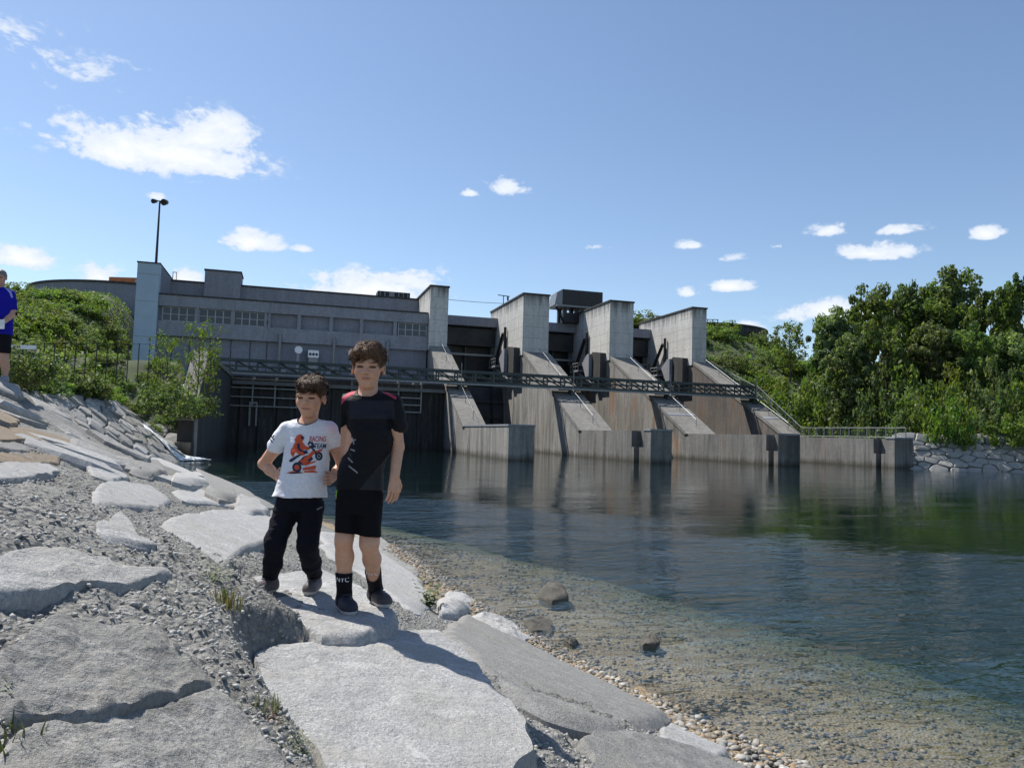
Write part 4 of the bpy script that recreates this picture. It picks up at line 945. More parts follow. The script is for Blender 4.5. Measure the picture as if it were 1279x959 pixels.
# foaming outfall
pts = [ground_hit(186, 538), ground_hit(196, 550), ground_hit(206, 560), on_z(232, 573, .02)]
m_foam, t, b = new_mat('white_water'); fn = noise_n(t, pos(t), 3.2, 6, .7); t.links.new(ramp(t, fn, [(.35, (.5, .56, .6)), (.6, (.92, .94, .95))]), b.inputs['Base Color']); b.inputs['Roughness'].default_value = .4; bump(t, b, fn, .8, .15)
Vf, Ff = [], []
for k, s in enumerate(np.linspace(0, 1, 24)):
    c = np.array([np.interp(s, np.linspace(0, 1, 4), [q[j] for q in pts]) for j in range(3)])
    wd = .85 + 1.3 * s ** 1.6
    for j in range(11):
        f = j / 10 - .5; x, y = c[0] + f * 2 * wd * .85, c[1] - f * wd * .5
        Vf.append((x, y, max(float(gz(x, y)) - .1, 0) + .16 * (1 - (2 * f) ** 2) + .05 + .09 * float(pn(np.array([x * 3, y * 3, 0.]))) * (1 if s < .95 else .3)))
for k in range(23):
    for j in range(10): Ff.append((k * 11 + j, k * 11 + j + 1, k * 11 + j + 12, k * 11 + j + 11))
fo = link_mesh('white_water', mesh_np('white_water', np.array(Vf), np.array(Ff), smooth=True), m_foam); tag(fo, 'white foaming outfall running down the stones to the river', 'white water', kind='stuff')
# ================================================================== VEGETATION
def leaf_mat(name, tr=.5, rough=.55):
    m = bpy.data.materials.new(name); m.use_nodes = True; t = m.node_tree; b = t.nodes['Principled BSDF']
    a = t.nodes.new('ShaderNodeAttribute'); a.attribute_name = 'tint'
    oi = t.nodes.new('ShaderNodeObjectInfo'); hs = t.nodes.new('ShaderNodeHueSaturation'); t.links.new(a.outputs['Color'], hs.inputs['Color'])
    t.links.new(math_n(t, 'MULTIPLY_ADD', oi.outputs['Random'], .035, .483), hs.inputs['Hue']); t.links.new(math_n(t, 'MULTIPLY_ADD', oi.outputs['Random'], .4, .95), hs.inputs['Value'])
    t.links.new(hs.outputs[0], b.inputs['Base Color']); b.inputs['Roughness'].default_value = rough; b.inputs['Specular IOR Level'].default_value = .3
    tl = t.nodes.new('ShaderNodeBsdfTranslucent'); g = mixc(t, 1.0, hs.outputs[0], (1.25, 1.35, .55), 'MULTIPLY'); t.links.new(g, tl.inputs[0])
    mx = t.nodes.new('ShaderNodeMixShader'); mx.inputs[0].default_value = tr; t.links.new(b.outputs[0], mx.inputs[1]); t.links.new(tl.outputs[0], mx.inputs[2]); t.links.new(mx.outputs[0], t.nodes['Material Output'].inputs[0]); return m
m_leaf = leaf_mat('leaf'); m_bark = plain('bark', (.1, .08, .06), .9, var=.3, scale=4)
def leaf_cloud(C, rad, per, size, rs, cols, up=.35):
    """C (k,3) clump centres, rad (k,) clump radii; returns V,F,tint"""
    k = len(C); n = k * per; ci = np.repeat(np.arange(k), per)
    dv = rs.normal(size=(n, 3)); dv /= np.linalg.norm(dv, axis=1, keepdims=True)
    r = rad[ci, None] * rs.uniform(.25, 1.0, (n, 1)) ** .6
    P = C[ci] + dv * r * np.array([1, 1, .8])
    nrm = dv * .7 + rs.normal(size=(n, 3)) * .55 + np.array([0, 0, up]); nrm /= np.linalg.norm(nrm, axis=1, keepdims=True)
    t = np.cross(nrm, rs.normal(size=(n, 3))); t /= np.linalg.norm(t, axis=1, keepdims=True); b = np.cross(nrm, t)
    s = size * rs.uniform(.6, 1.35, (n, 1)); wd = .55
    V = np.stack([P - t * s, P + b * s * wd, P + t * s, P - b * s * wd + nrm * s * .15], 1).reshape(-1, 3)
    Fq = np.arange(n * 4).reshape(-1, 4)
    cc = cols[rs.integers(0, len(cols), k)] * rs.uniform(.7, 1.25, (k, 1)); tint = cc[ci] * rs.uniform(.75, 1.3, (n, 1))
    return V, Fq, np.repeat(tint, 4, 0)
G1 = np.array([(.09, .145, .04), (.115, .17, .045), (.075, .125, .036), (.135, .18, .05)])
G2 = np.array([(.1, .14, .06), (.115, .155, .065), (.085, .125, .052), (.13, .16, .07)])
G3 = np.array([(.11, .15, .03), (.085, .14, .03), (.14, .17, .04)])
def tree_proto(seed, shape, cols, nclump=190, per=84, leaf=.018, crown_lo=.22, sparse=1.0):
    """unit tree: height 1; crown half-width from shape(z); returns (trunk mesh, crown mesh)"""
    rs = np.random.default_rng(seed); m = MB(); pts = []
    lean = rs.normal(size=2) * .02; top = None
    path = [np.array([lean[0] * z * 2 + .012 * math.sin(z * 9 + seed), lean[1] * z * 2 + .012 * math.cos(z * 7 + seed), z]) for z in np.linspace(-.02, .95, 10)]
    for k in range(9): m.tube(path[k], path[k + 1], .021 * (1 - k / 9.5), 7, .021 * (1 - (k + 1) / 9.5))
    C = []; R = []
    nl = 26
    for j in range(nl):
        z = crown_lo * .8 + (.93 - crown_lo * .8) * (j / nl); p0 = np.array([np.interp(z, np.linspace(-.02, .95, 10), [q[i] for q in path]) for i in range(3)])
        a = j * 2.4 + rs.uniform(-.5, .5); L = shape(min(z + .08, .97)) * rs.uniform(.65, 1.12)
        tip = p0 + np.array([math.cos(a) * L, math.sin(a) * L, L * rs.uniform(.35, .9)]); tip[2] = min(tip[2], .97)
        mid = (p0 + tip) / 2 + np.array([0, 0, -.015]); r0 = .009 * (1 - z * .7)
        m.tube(p0, mid, r0, 5, r0 * .7); m.tube(mid, tip, r0 * .7, 5, r0 * .25)
        for f in (.45, .7, .9, 1.0):
            for q in range(max(1, int(nclump / nl / 4 * sparse))):
                c = p0 + (tip - p0) * f + rs.normal(size=3) * np.array([.045, .045, .035]); C.append(c); R.append(rs.uniform(.035, .085) * (1.2 - .3 * f))
    for q in range(int(nclump * .3 * sparse)):
        z = rs.uniform(crown_lo, .98); a = rs.uniform(0, 6.28); L = shape(z) * rs.uniform(.6, 1.02); C.append(np.array([math.cos(a) * L, math.sin(a) * L, z])); R.append(rs.uniform(.03, .065))
    V, Fq, tn = leaf_cloud(np.array(C), np.array(R), per, leaf, rs, cols)
    cm = mesh_np('crown', V, Fq, attrs={'tint': tn}); cm.materials.append(m_leaf)
    tm = bpy.data.meshes.new('trunk'); tm.from_pydata(m.v, [], m.f); tm.update(); tm.materials.append(m_bark)
    return tm, cm
round_ = lambda z: .30 * math.sqrt(max(0, 1 - ((z - .58) / .44) ** 2))
tall_ = lambda z: .20 * math.sqrt(max(0, 1 - ((z - .55) / .47) ** 2)) * (1.15 - .4 * z)
wide_ = lambda z: .40 * math.sqrt(max(0, 1 - ((z - .55) / .47) ** 2))
TP = {'round': [tree_proto(1, round_, G2), tree_proto(2, round_, G1)], 'tall': [tree_proto(3, tall_, G2, 160, 80, .016), tree_proto(4, tall_, G1, 160, 80, .016)], 'wide': [tree_proto(5, wide_, G2), tree_proto(6, wide_, G1)],
      'airy': [tree_proto(8, wide_, G3, 90, 16, .016, .2, .7)], 'sparse': [tree_proto(7, round_, G3, 70, 22, .02, .3, .6)]}
def bush_proto(seed, cols, n=60, per=34, leaf=.055):
    rs = np.random.default_rng(seed); a = rs.uniform(0, 6.28, n); r = np.sqrt(rs.random(n)) * .85; z = rs.random(n) * np.sqrt(np.clip(1 - (r / .95) ** 2, .05, 1)) * .95 * rs.uniform(.75, 1.15, n)
    C = np.stack([np.cos(a) * r, np.sin(a) * r, z], 1); V, Fq, tn = leaf_cloud(C, rs.uniform(.12, .27, n), per, leaf, rs, cols, .5)
    cm = mesh_np('foliage', V, Fq, attrs={'tint': tn}); cm.materials.append(m_leaf); m = MB()
    for k in range(7): q = C[k * 7 % n]; m.tube((q[0] * .15, q[1] * .15, -.1), tuple(q), .02, 5, .008)
    tm = bpy.data.meshes.new('stem'); tm.from_pydata(m.v, [], m.f); tm.update(); tm.materials.append(m_bark); return tm, cm
BP = [bush_proto(21, G1), bush_proto(22, G3), bush_proto(23, G2), bush_proto(24, np.vstack([G1, G3]))]
def plant(name, meshes, loc, sx, sz, label, cat, group=None, names=('trunk', 'crown'), rz=None):
    o = thing(name, label, cat, loc, group); rz = random.uniform(0, 6.28) if rz is None else rz
    for me, nm in zip(meshes, names):
        c = bpy.data.objects.new(nm, me); col.objects.link(c); c.parent = o; c.scale = (sx, sx, sz); c.rotation_euler = (0, 0, rz)
    return o
def gr_z(P):
    u, w = uw(P[0], P[1]); return float(gzr(np.array(u), np.array(w + 0.0))) if u > 58 else float(gz(P[0], P[1]))
tl = [  # x, top y, distance, half width px, kind, label
 (1045,392,99,36,'round','dark rounded tree at the left end of the right hand wood'),(1085,372,101,40,'round','broad tree in the wood left of the two tall crowns'),(1125,360,103,40,'wide','wide crowned tree in the middle of the wood skyline'),
 (1160,357,101,34,'tall','greyish tall tree just left of the tallest crown'),(1199,335,104,36,'tall','tallest tree of the wood, standing above the skyline'),(1238,366,99,40,'round','rounded tree right of the tallest crown'),
 (1278,352,100,44,'wide','bright tree cut by the right edge of the picture'),(1335,345,100,50,'wide','tree just beyond the right edge of the picture'),
 (1062,425,90,36,'round','lower tree in front of the dark rounded tree'),(1108,408,90,42,'wide','lower spreading tree in the second row of the wood'),(1165,410,89,44,'round','lower tree below the tall greyish tree'),
 (1215,415,88,42,'wide','lower spreading tree below the tallest crown'),(1268,425,88,44,'round','lower rounded tree near the right edge'),(1330,415,88,50,'round','lower tree beyond the right edge'),
 (987,404,116,24,'sparse','sparse pale young tree on the slope left of the wood'),(1022,432,100,16,'tall','thin pointed tree between the young tree and the wood')]
for k, (x, y, Y, hw, kd, lab) in enumerate(tl):
    T_ = at_y(x, y, Y); g = gr_z(T_); h = T_[2] - g + .3; pr = TP[kd][k % len(TP[kd])]
    wref = {'round': .36, 'tall': .24, 'wide': .46, 'sparse': .36}[kd]
    plant('tree', pr, (T_[0], Y, g - .3), hw / FPX * Y / wref, h, lab, 'tree', 'trees of the right hand wood')
bl = [(1018,462,84,34),(985,468,92,32),(1060,478,81,36),(1100,487,79,32),(1145,482,78,34),(1185,472,77,30),(1212,470,75,38),(1258,476,74,42),(1310,470,74,42),(1035,500,78,30),(1080,508,76,30),(1125,512,75,30),(1010,505,81,26),
      (1165,520,71,20),(1200,524,70,18),(1250,515,69,26),(1290,512,68,26),(965,478,96,28),(1230,505,71,26),(1278,500,72,30),(1180,500,74,28),(1150,505,75,24),(1100,455,84,34),(1050,450,86,34),(1140,450,84,36),(1180,450,83,34),(1240,455,82,36),(1290,452,82,36)]
for k, (x, y, Y, hw) in enumerate(bl):
    Y = max(Y + (7 if Y < 76 else 0), 63.5 / ((x - 640) / 1000 + .279))
    T_ = at_y(x, y, Y); g = gr_z(T_); h = max(T_[2] - g + .2, 1.2)
    plant('shrub', BP[k % 4 if k not in (13, 15, 14) else 1], (T_[0], Y, g - .2), hw / FPX * Y / .95, h, 'green shrub in the undergrowth along the right bank', 'shrub', 'shrubs along the right bank', ('stem', 'foliage'))
rs = np.random.default_rng(31)
# shrubs on the right hillside behind the last pier
k = 0
for q in range(900):
    u, w = rs.uniform(60.5, 92), rs.uniform(84, 134); P = D(u, w, 0); g = float(gzr(np.array(u), np.array(w)))
    r = rs.uniform(2.2, 3.8)
    plant('shrub', BP[rs.integers(0, 4)], (P[0], P[1], g - .3), r, r * rs.uniform(.6, .95), 'leafy shrub on the slope behind the last pier', 'shrub', 'shrubs on the right hillside', ('stem', 'foliage')); k += 1
    if k >= 48: break
# left hillside
k = 0
for q in range(4000):
    u, w = rs.uniform(-75, -18.8), rs.uniform(58, 124); P = D(u, w, 0)
    x = 639.5 + FPX * P[0] / P[1]
    if not (-120 < x < 215) or P[1] < 40: continue
    g = float(gz(P[0], P[1])); r = rs.uniform(1.7, 3.0)
    if w > 96 and u > -21.5: continue
    plant('shrub', BP[rs.integers(0, 4)], (P[0], P[1], g - .35), r, r * rs.uniform(.6, .9), 'leafy shrub covering the left hillside below the round wall', 'shrub', 'shrubs on the left hillside', ('stem', 'foliage')); k += 1
    if k >= 120: break
# hedge at the top of the stone bank
k = 0
for q in range(3000):
    Y = rs.uniform(15, 52); X = rs.uniform(-45, -6); d = float(sdist(X, Y))
    if not (-60 < 639.5 + FPX * X / Y < 235): continue
    if not (float(crest(Y) / slope_at(Y)) + .3 < d < float(crest(Y) / slope_at(Y)) + 9): continue
    u, w = uw(X, Y)
    if u > -8.2 and w > 53: continue
    g = float(gz(X, Y)); r = rs.uniform(.85, 1.5) * (.75 + Y * .01)
    plant('shrub', BP[rs.integers(0, 4)], (X, Y, g - .25), r, r * rs.uniform(.7, 1.0), 'low green bush in the hedge along the top of the stone bank', 'shrub', 'hedge bushes above the stone bank', ('stem', 'foliage')); k += 1
    if k >= 75: break
k = 0
for q_ in range(3000):                          # thicket between the hill and the wing wall
    u, w = (rs.uniform(-15, -7.4), rs.uniform(55.4, 66)) if k % 3 else (rs.uniform(-27, -8.0), rs.uniform(53.5, 92)); P = D(u, w, 0)
    if (w > 66 and rs.random() < .8) or (w < 55.8 and float(sdist(P[0], P[1])) < 4.6): continue
    g = float(gz(P[0], P[1])); r = rs.uniform(.7, 1.25)
    plant('shrub', BP[rs.integers(0, 4)], (P[0], P[1], g - .3), r, r * rs.uniform(.7, .95), 'dense bush in the thicket between the hillside and the wing wall', 'shrub', 'thicket beside the wing wall', ('stem', 'foliage')); k += 1
    if k >= 60: break
for (x, yb, yt, Y, hw, lab) in ((243, 505, 402, 51, 23, 'young willow-like tree in front of the power house tower'), (208, 512, 418, 47, 22, 'thin sapling left of the young willow-like tree'), (262, 500, 432, 54, 16, 'small sapling beside the wing wall')):
    g = at_y(x, yb, Y); tp = at_y(x, yt, Y); plant('tree', TP['airy'][0], (g[0], Y, g[2] - .3), hw / FPX * Y / .36, tp[2] - g[2] + .3, lab, 'tree', None)
for (x, y, Y, r, lab) in ((8, 452, 26, 1.0, 'low bush right behind the man in the blue shirt'), (30, 455, 26, 1.1, 'low bush in front of the white guard board'), (52, 457, 27, 1.0, 'low bush at the left end of the hedge'), (228, 505, 47, 1.5, 'bush at the foot of the young tree by the wing wall'), (205, 500, 44, 1.7, 'bush under the thin sapling above the outfall'), (246, 508, 50, 1.6, 'dark bush against the wing wall')):
    g = at_y(x, y, Y); plant('shrub', BP[2], (g[0], Y, g[2] - .6), r, r * 1.15, lab, 'shrub', None, ('stem', 'foliage'))
# ground cover that fills between the shrubs
def cover(name, n, fn, size, label, cols):
    P = fn(n); rs_ = np.random.default_rng(77); V, Fq, tn = leaf_cloud(P, np.full(len(P), .55), 5, size, rs_, cols, .8)
    o = link_mesh(name, mesh_np(name, V, Fq, attrs={'tint': tn}), m_leaf); tag(o, label, 'ground cover', kind='stuff')
def fL(n):
    out = []
    r = np.random.default_rng(41); X = r.uniform(-75, -7, n * 3); Y = 16 * (130 / 16) ** r.random(n * 3); d = sdist(X, Y); u, w = uw(X, Y)
    ok = (d > crest(Y) / slope_at(Y) + .3) & ~((u > -7.4) & (w > 53)) & ~((u > -19) & (w > 98)) & (X / Y > -.8); X, Y = X[ok][:n], Y[ok][:n]; return np.stack([X, Y, gz(X, Y) + .1], 1)
def fR(n):
    r = np.random.default_rng(42); u = r.uniform(59.5, 125, n); w = r.uniform(63, 135, n); w = np.maximum(w, sh_w(u) + 2.6); P = u[:, None] * du + w[:, None] * dw; P[:, 2] = gzr(u, w) + .1; return P
cover('undergrowth', 16000, fL, .16, 'low green undergrowth covering the left hill between the shrubs', np.vstack([G1, G3]))
cover('undergrowth', 6000, fR, .22, 'low green undergrowth covering the right bank and hill', np.vstack([G1, G3]))
# fence in the hedge
Fn = thing('steel_fence', 'dark steel fence half hidden in the left hillside greenery', 'fence', tuple(at_y(100, 440, 46)))
fx = [28 + k * 13.2 for k in range(13)]
for k, x in enumerate(fx):
    Y = 40 + k * .7; a = at_y(x, 446 - k * .2, Y); m = MB(); m.tube((a[0], Y, a[2] - 1.6), (a[0], Y, a[2] + .75), .03, 6); m.build('post', m_black, Fn)
for z in (.7,):
    a = at_y(fx[0], 446, 40); b = at_y(fx[-1], 443.6, 48.4); m = MB(); m.tube((a[0], 40, a[2] + z), (b[0], 48.4, b[2] + z), .012, 5); m.build('rail', m_black, Fn)
a = at_y(14, 433, 30); b = at_y(44, 437, 30)
O = thing('guard_board', 'white guard board beside the man in the blue shirt', 'board', (a[0], 30, a[2] - .6))
m = MB(); m.wbox(a[0], b[0], 30, 30.06, a[2] - .08, a[2] + .08); m.build('board', m_white, O)
for f in (.1, .9): xx = a[0] + (b[0] - a[0]) * f; m = MB(); m.wbox(xx - .04, xx + .04, 30.061, 30.14, a[2] - .45, a[2] + .05); m.build('post', m_galv, O)
# weeds among the foreground rocks
m_weed = leaf_mat('weed_leaf', .3)
def weed(name, x, y, h, n, kind, label, spread=.1, cols=G3):
    g = ground_hit(x, y); rs_ = np.random.default_rng(int(x * 7 + y)); V = []; Fq = []; tn = []
    for k in range(n):
        a = rs_.uniform(0, 6.28); b0 = np.array([rs_.normal() * spread * .6, rs_.normal() * spread * .6, -.02]); L = h * rs_.uniform(.55, 1.1); out = np.array([math.cos(a), math.sin(a), 0]) * L * rs_.uniform(.15, .55)
        tip = b0 + out + np.array([0, 0, L]); sd = np.array([-math.sin(a), math.cos(a), 0]); col_ = cols[rs_.integers(0, len(cols))] * rs_.uniform(.7, 1.2)
        if kind == 'grass':
            mid = b0 + out * .35 + np.array([0, 0, L * .65]); wv = .0025 + h * .008; i = len(V)
            V += [b0 - sd * wv, b0 + sd * wv, mid + sd * wv * .8, mid - sd * wv * .8, tip]; Fq += [(i, i + 1, i + 2, i + 3), (i + 3, i + 2, i + 4, i + 4)]; tn += [col_] * 5
        else:
            for q in range(7):
                f = .2 + .8 * q / 6; p = b0 + out * f + np.array([0, 0, L * f]); aa = rs_.uniform(0, 6.28); dv = np.array([math.cos(aa), math.sin(aa), .35]); s = h * .2 * (1.2 - f * .5); sv = np.cross(dv, [0, 0, 1.]); i = len(V)
                V += [p, p + dv * s * .5 + sv * s * .28, p + dv * s, p + dv * s * .5 - sv * s * .28]; Fq.append((i, i + 1, i + 2, i + 3)); tn += [col_] * 4
    me = bpy.data.meshes.new(name); me.from_pydata([tuple(v) for v in V], [], [f if f[2] != f[3] else f[:3] for f in Fq]); me.update()
    at = me.attributes.new('tint', 'FLOAT_COLOR', 'POINT'); at.data.foreach_set('color', np.c_[np.array(tn), np.ones(len(tn))].astype(np.float32).ravel()); me.materials.append(m_weed)
    o = bpy.data.objects.new(name, me); col.objects.link(o); o.location = g; tag(o, label, 'weed')
weed('leafy_weed', 535, 760, .3, 26, 'leaf', 'tall green weed growing between the rocks right of the taller boy', .06)
weed('leafy_weed', 268, 727, .1, 16, 'leaf', 'small green sprig above the dry grass tuft', .04)
weed('grass_tuft', 280, 756, .1, 70, 'grass', 'dry grass tuft beside the boys\' slab', .06, np.array([(.16, .15, .05), (.1, .13, .04), (.2, .17, .08)]))
weed('grass_tuft', 326, 884, .07, 45, 'grass', 'grey green weed at the upper left edge of the big slab', .05, np.array([(.12, .13, .07), (.16, .15, .09)]))
weed('leafy_weed', 340, 915, .07, 20, 'leaf', 'reddish weed in the gap left of the big slab', .05, np.array([(.2, .06, .03), (.1, .1, .04)]))
weed('leafy_weed', 362, 948, .09, 22, 'leaf', 'grey leaved weed at the lowest point of the gap', .05, np.array([(.14, .15, .1), (.1, .12, .06)]))
weed('grass_tuft', 8, 945, .09, 50, 'grass', 'green grass tuft in the bottom left corner', .06, np.array([(.08, .11, .04), (.11, .13, .05)]))
weed('leafy_weed', 2, 885, .08, 16, 'leaf', 'small bright weed at the left edge of the humped rock', .03)
weed('grass_tuft', 168, 548, .25, 60, 'grass', 'yellow green grass clump among the stones above the outfall', .2)
weed('grass_tuft', 182, 552, .3, 50, 'grass', 'darker grass clump right beside the outfall', .2)
weed('leafy_weed', 618, 790, .1, 12, 'leaf', 'tiny weed in front of the rounded pale boulder', .03)
# ================================================================== PEOPLE (implicit surfaces, meshed with surface nets)
class SDF:
    def __init__(s, lo, hi, h):
        s.lo = np.array(lo, float); s.h = h; n = np.ceil((np.array(hi) - s.lo) / h).astype(int) + 1
        s.ax = [s.lo[i] + h * np.arange(n[i]) for i in range(3)]; s.D = np.full(n, 1.0, np.float32)
    def blk(s, lo, hi):
        sl = []
        for i in range(3):
            a = int(np.clip(np.floor((lo[i] - s.lo[i]) / s.h), 0, len(s.ax[i]))); b = int(np.clip(np.ceil((hi[i] - s.lo[i]) / s.h) + 1, 0, len(s.ax[i]))); sl.append(slice(a, b))
        return tuple(sl)
    def put(s, fn, lo, hi, k=.01, op='u'):
        m = max(k, .01) + .02; sl = s.blk(np.array(lo) - m, np.array(hi) + m)
        g = np.meshgrid(s.ax[0][sl[0]], s.ax[1][sl[1]], s.ax[2][sl[2]], indexing='ij')
        if g[0].size == 0: return
        d = fn(*g); o = s.D[sl]
        if op == 'u':
            h = np.clip(.5 + .5 * (o - d) / k, 0, 1); s.D[sl] = o * (1 - h) + d * h - k * h * (1 - h)
        else:
            h = np.clip(.5 - .5 * (o + d) / k, 0, 1); s.D[sl] = o * (1 - h) + (-d) * h + k * h * (1 - h)
    def cone(s, a, b, ra, rb, k=.012, op='u'):
        a = np.array(a, float); b = np.array(b, float); r = max(ra, rb); ba = b - a; L2 = ba @ ba + 1e-12
        def fn(X, Y, Z):
            t = np.clip(((X - a[0]) * ba[0] + (Y - a[1]) * ba[1] + (Z - a[2]) * ba[2]) / L2, 0, 1)
            return np.sqrt((X - a[0] - t * ba[0]) ** 2 + (Y - a[1] - t * ba[1]) ** 2 + (Z - a[2] - t * ba[2]) ** 2) - (ra + (rb - ra) * t)
        s.put(fn, np.minimum(a, b) - r, np.maximum(a, b) + r, k, op)
    def path(s, pts, rad, k=.012):
        for i in range(len(pts) - 1): s.cone(pts[i], pts[i + 1], rad[i], rad[i + 1], k)
    def ell(s, c, r, k=.012, op='u', R=None):
        c = np.array(c, float); r = np.array(r, float); R = np.eye(3) if R is None else np.array(R); m = r.max()
        def fn(X, Y, Z):
            x, y, z = X - c[0], Y - c[1], Z - c[2]; q = [(R[i, 0] * x + R[i, 1] * y + R[i, 2] * z) / r[i] for i in range(3)]
            k0 = np.sqrt(q[0] ** 2 + q[1] ** 2 + q[2] ** 2); k1 = np.sqrt((q[0] / r[0]) ** 2 + (q[1] / r[1]) ** 2 + (q[2] / r[2]) ** 2) + 1e-9
            return k0 * (k0 - 1) / k1
        s.put(fn, c - m, c + m, k, op)
    def loft(s, secs, k=.015, pw=2.3, op='u'):
        """secs: list of (z, cx, cy, rx, ry), z ascending"""
        S = np.array(secs, float); lo = (min(S[:, 1] - S[:, 3]), min(S[:, 2] - S[:, 4]), S[0, 0]); hi = (max(S[:, 1] + S[:, 3]), max(S[:, 2] + S[:, 4]), S[-1, 0])
        def fn(X, Y, Z):
            cx, cy, rx, ry = (np.interp(Z, S[:, 0], S[:, i]) for i in (1, 2, 3, 4)); mr_ = np.minimum(rx, ry)
            d = ((np.abs((X - cx) / rx) ** pw + np.abs((Y - cy) / ry) ** pw) ** (1 / pw) - 1) * mr_
            return np.maximum(d, np.maximum(S[0, 0] - Z, Z - S[-1, 0]))
        s.put(fn, lo, hi, k, op)
    def cut(s, p, n, k=.002):                          # remove the half space in front of n
        n = np.array(n, float); n /= np.linalg.norm(n); X, Y, Z = np.meshgrid(*s.ax, indexing='ij')
        s.D = np.maximum(s.D, (X - p[0]) * n[0] + (Y - p[1]) * n[1] + (Z - p[2]) * n[2]).astype(np.float32)
    def wrinkle(s, amp, f=(14, 14, 9), seed=0, oct=2):
        m = np.abs(s.D) < .03; I = np.argwhere(m); P = s.lo + I * s.h; s.D[m] += (amp * fbm(P * np.array(f) + seed, oct)).astype(np.float32)
    def mesh(s):
        D_ = s.D; n = np.array(D_.shape); neg = D_ < 0
        c = np.zeros(n - 1, np.int8)
        for i in (0, 1):
            for j in (0, 1):
                for k in (0, 1): c += neg[i:n[0] - 1 + i, j:n[1] - 1 + j, k:n[2] - 1 + k]
        act = (c > 0) & (c < 8); I = np.argwhere(act); vid = np.full(act.shape, -1, np.int64); vid[tuple(I.T)] = np.arange(len(I))
        acc = np.zeros((len(I), 3)); cnt = np.zeros((len(I), 1))
        cs = [(i, j, k) for i in (0, 1) for j in (0, 1) for k in (0, 1)]
        for a in cs:
            for ax in range(3):
                if a[ax]: continue
                b = list(a); b[ax] = 1; da = D_[I[:, 0] + a[0], I[:, 1] + a[1], I[:, 2] + a[2]]; db = D_[I[:, 0] + b[0], I[:, 1] + b[1], I[:, 2] + b[2]]
                x = (da < 0) != (db < 0); t = np.where(x, da / (da - db + 1e-12), 0); p = np.tile(np.array(a, float), (len(I), 1)); p[:, ax] += t
                acc += p * x[:, None]; cnt += x[:, None]
        V = s.lo + (I + acc / cnt) * s.h; Fs = []
        for ax in range(3):
            sl0 = [slice(None)] * 3; sl1 = [slice(None)] * 3; sl0[ax] = slice(0, -1); sl1[ax] = slice(1, None)
            ch = neg[tuple(sl0)] != neg[tuple(sl1)]; E = np.argwhere(ch); b, c_ = (ax + 1) % 3, (ax + 2) % 3
            ok = (E[:, b] > 0) & (E[:, c_] > 0) & (E[:, b] < n[b] - 1) & (E[:, c_] < n[c_] - 1); E = E[ok]
            q = []
            for ob, oc in ((-1, -1), (0, -1), (0, 0), (-1, 0)):
                J = E.copy(); J[:, b] += ob; J[:, c_] += oc; q.append(vid[J[:, 0], J[:, 1], J[:, 2]])
            q = np.stack(q, 1); fl = neg[E[:, 0], E[:, 1], E[:, 2]]; q[~fl] = q[~fl][:, ::-1]; Fs.append(q)
        F = np.vstack(Fs); F = F[(F >= 0).all(1)]
        # light smoothing
        for _ in range(2):
            nb = np.zeros_like(V); ct = np.zeros(len(V))
            for i in range(4): np.add.at(nb, F[:, i], V[F[:, (i + 1) % 4]]); np.add.at(ct, F[:, i], 1)
            V = V * .5 + nb / np.maximum(ct, 1)[:, None] * .5
        return V, F
def project(V):
    v = V - cC; k = v @ cF; return 639.5 + FPX * (v @ cR) / k, 479.5 - FPX * (v @ cU) / k
def strands(name, sdf, mat, parent, hc_, n, L, sweep, seed, zmin):
    '''short locks of hair standing a little off the cap'''
    V, F = sdf.mesh(); nrm = np.zeros_like(V); fn = np.cross(V[F[:, 1]] - V[F[:, 0]], V[F[:, 2]] - V[F[:, 0]])
    for i in range(4): np.add.at(nrm, F[:, i], fn)
    nrm /= np.linalg.norm(nrm, axis=1, keepdims=True) + 1e-9; out = V - hc_; flip = np.sign((nrm * out).sum(1)); nrm *= flip[:, None]
    rs_ = np.random.default_rng(seed); ids = rs_.choice(np.where(V[:, 2] > zmin)[0], n); P0 = V[ids] - nrm[ids] * .002; nn = nrm[ids]
    g = np.array(sweep, float) + rs_.normal(size=(n, 3)) * .16; g -= nn * (g * nn).sum(1)[:, None]; g /= np.linalg.norm(g, axis=1, keepdims=True) + 1e-9
    ln = L * rs_.uniform(.5, 1.2, (n, 1)); lift = rs_.uniform(0, .22, (n, 1))
    P1 = P0 + (g + nn * (lift + .15)) * ln * .4; P2 = P1 + (g + nn * lift * .4) * ln * .4; P3 = P2 + (g - nn * .25 + np.array([0, 0, -.15])) * ln * .35
    sd = np.cross(g, nn); w = .0013; rings = []
    for P_, f in ((P0, 1.2), (P1, 1.1), (P2, .8), (P3, .15)): rings += [P_ - sd * w * f, P_ + nn * w * f * .8, P_ + sd * w * f]
    A = np.stack(rings, 1); Vs = A.reshape(-1, 3); base = (np.arange(n) * 12)[:, None, None]; q = []
    for r in range(3):
        for c in range(2): q.append([r * 3 + c, r * 3 + c + 1, r * 3 + c + 4, r * 3 + c + 3])
    Fs = (np.array(q)[None] + base).reshape(-1, 4); o = link_mesh(name, mesh_np(name, Vs - np.array(wloc(parent)), Fs, smooth=True), mat, parent); o['kind'] = 'stuff'; return o
def part_mesh(name, sdf, mat, parent, paint=None, base=(0.5, .5, .5)):
    V, F = sdf.mesh(); tint = np.tile(np.array(base, float), (len(V), 1))
    if paint: tint = paint(V, tint)
    o_ = np.array(wloc(parent)); me = mesh_np(name, V - o_, F, smooth=True, attrs={'tint': tint}); return link_mesh(name, me, mat, parent)
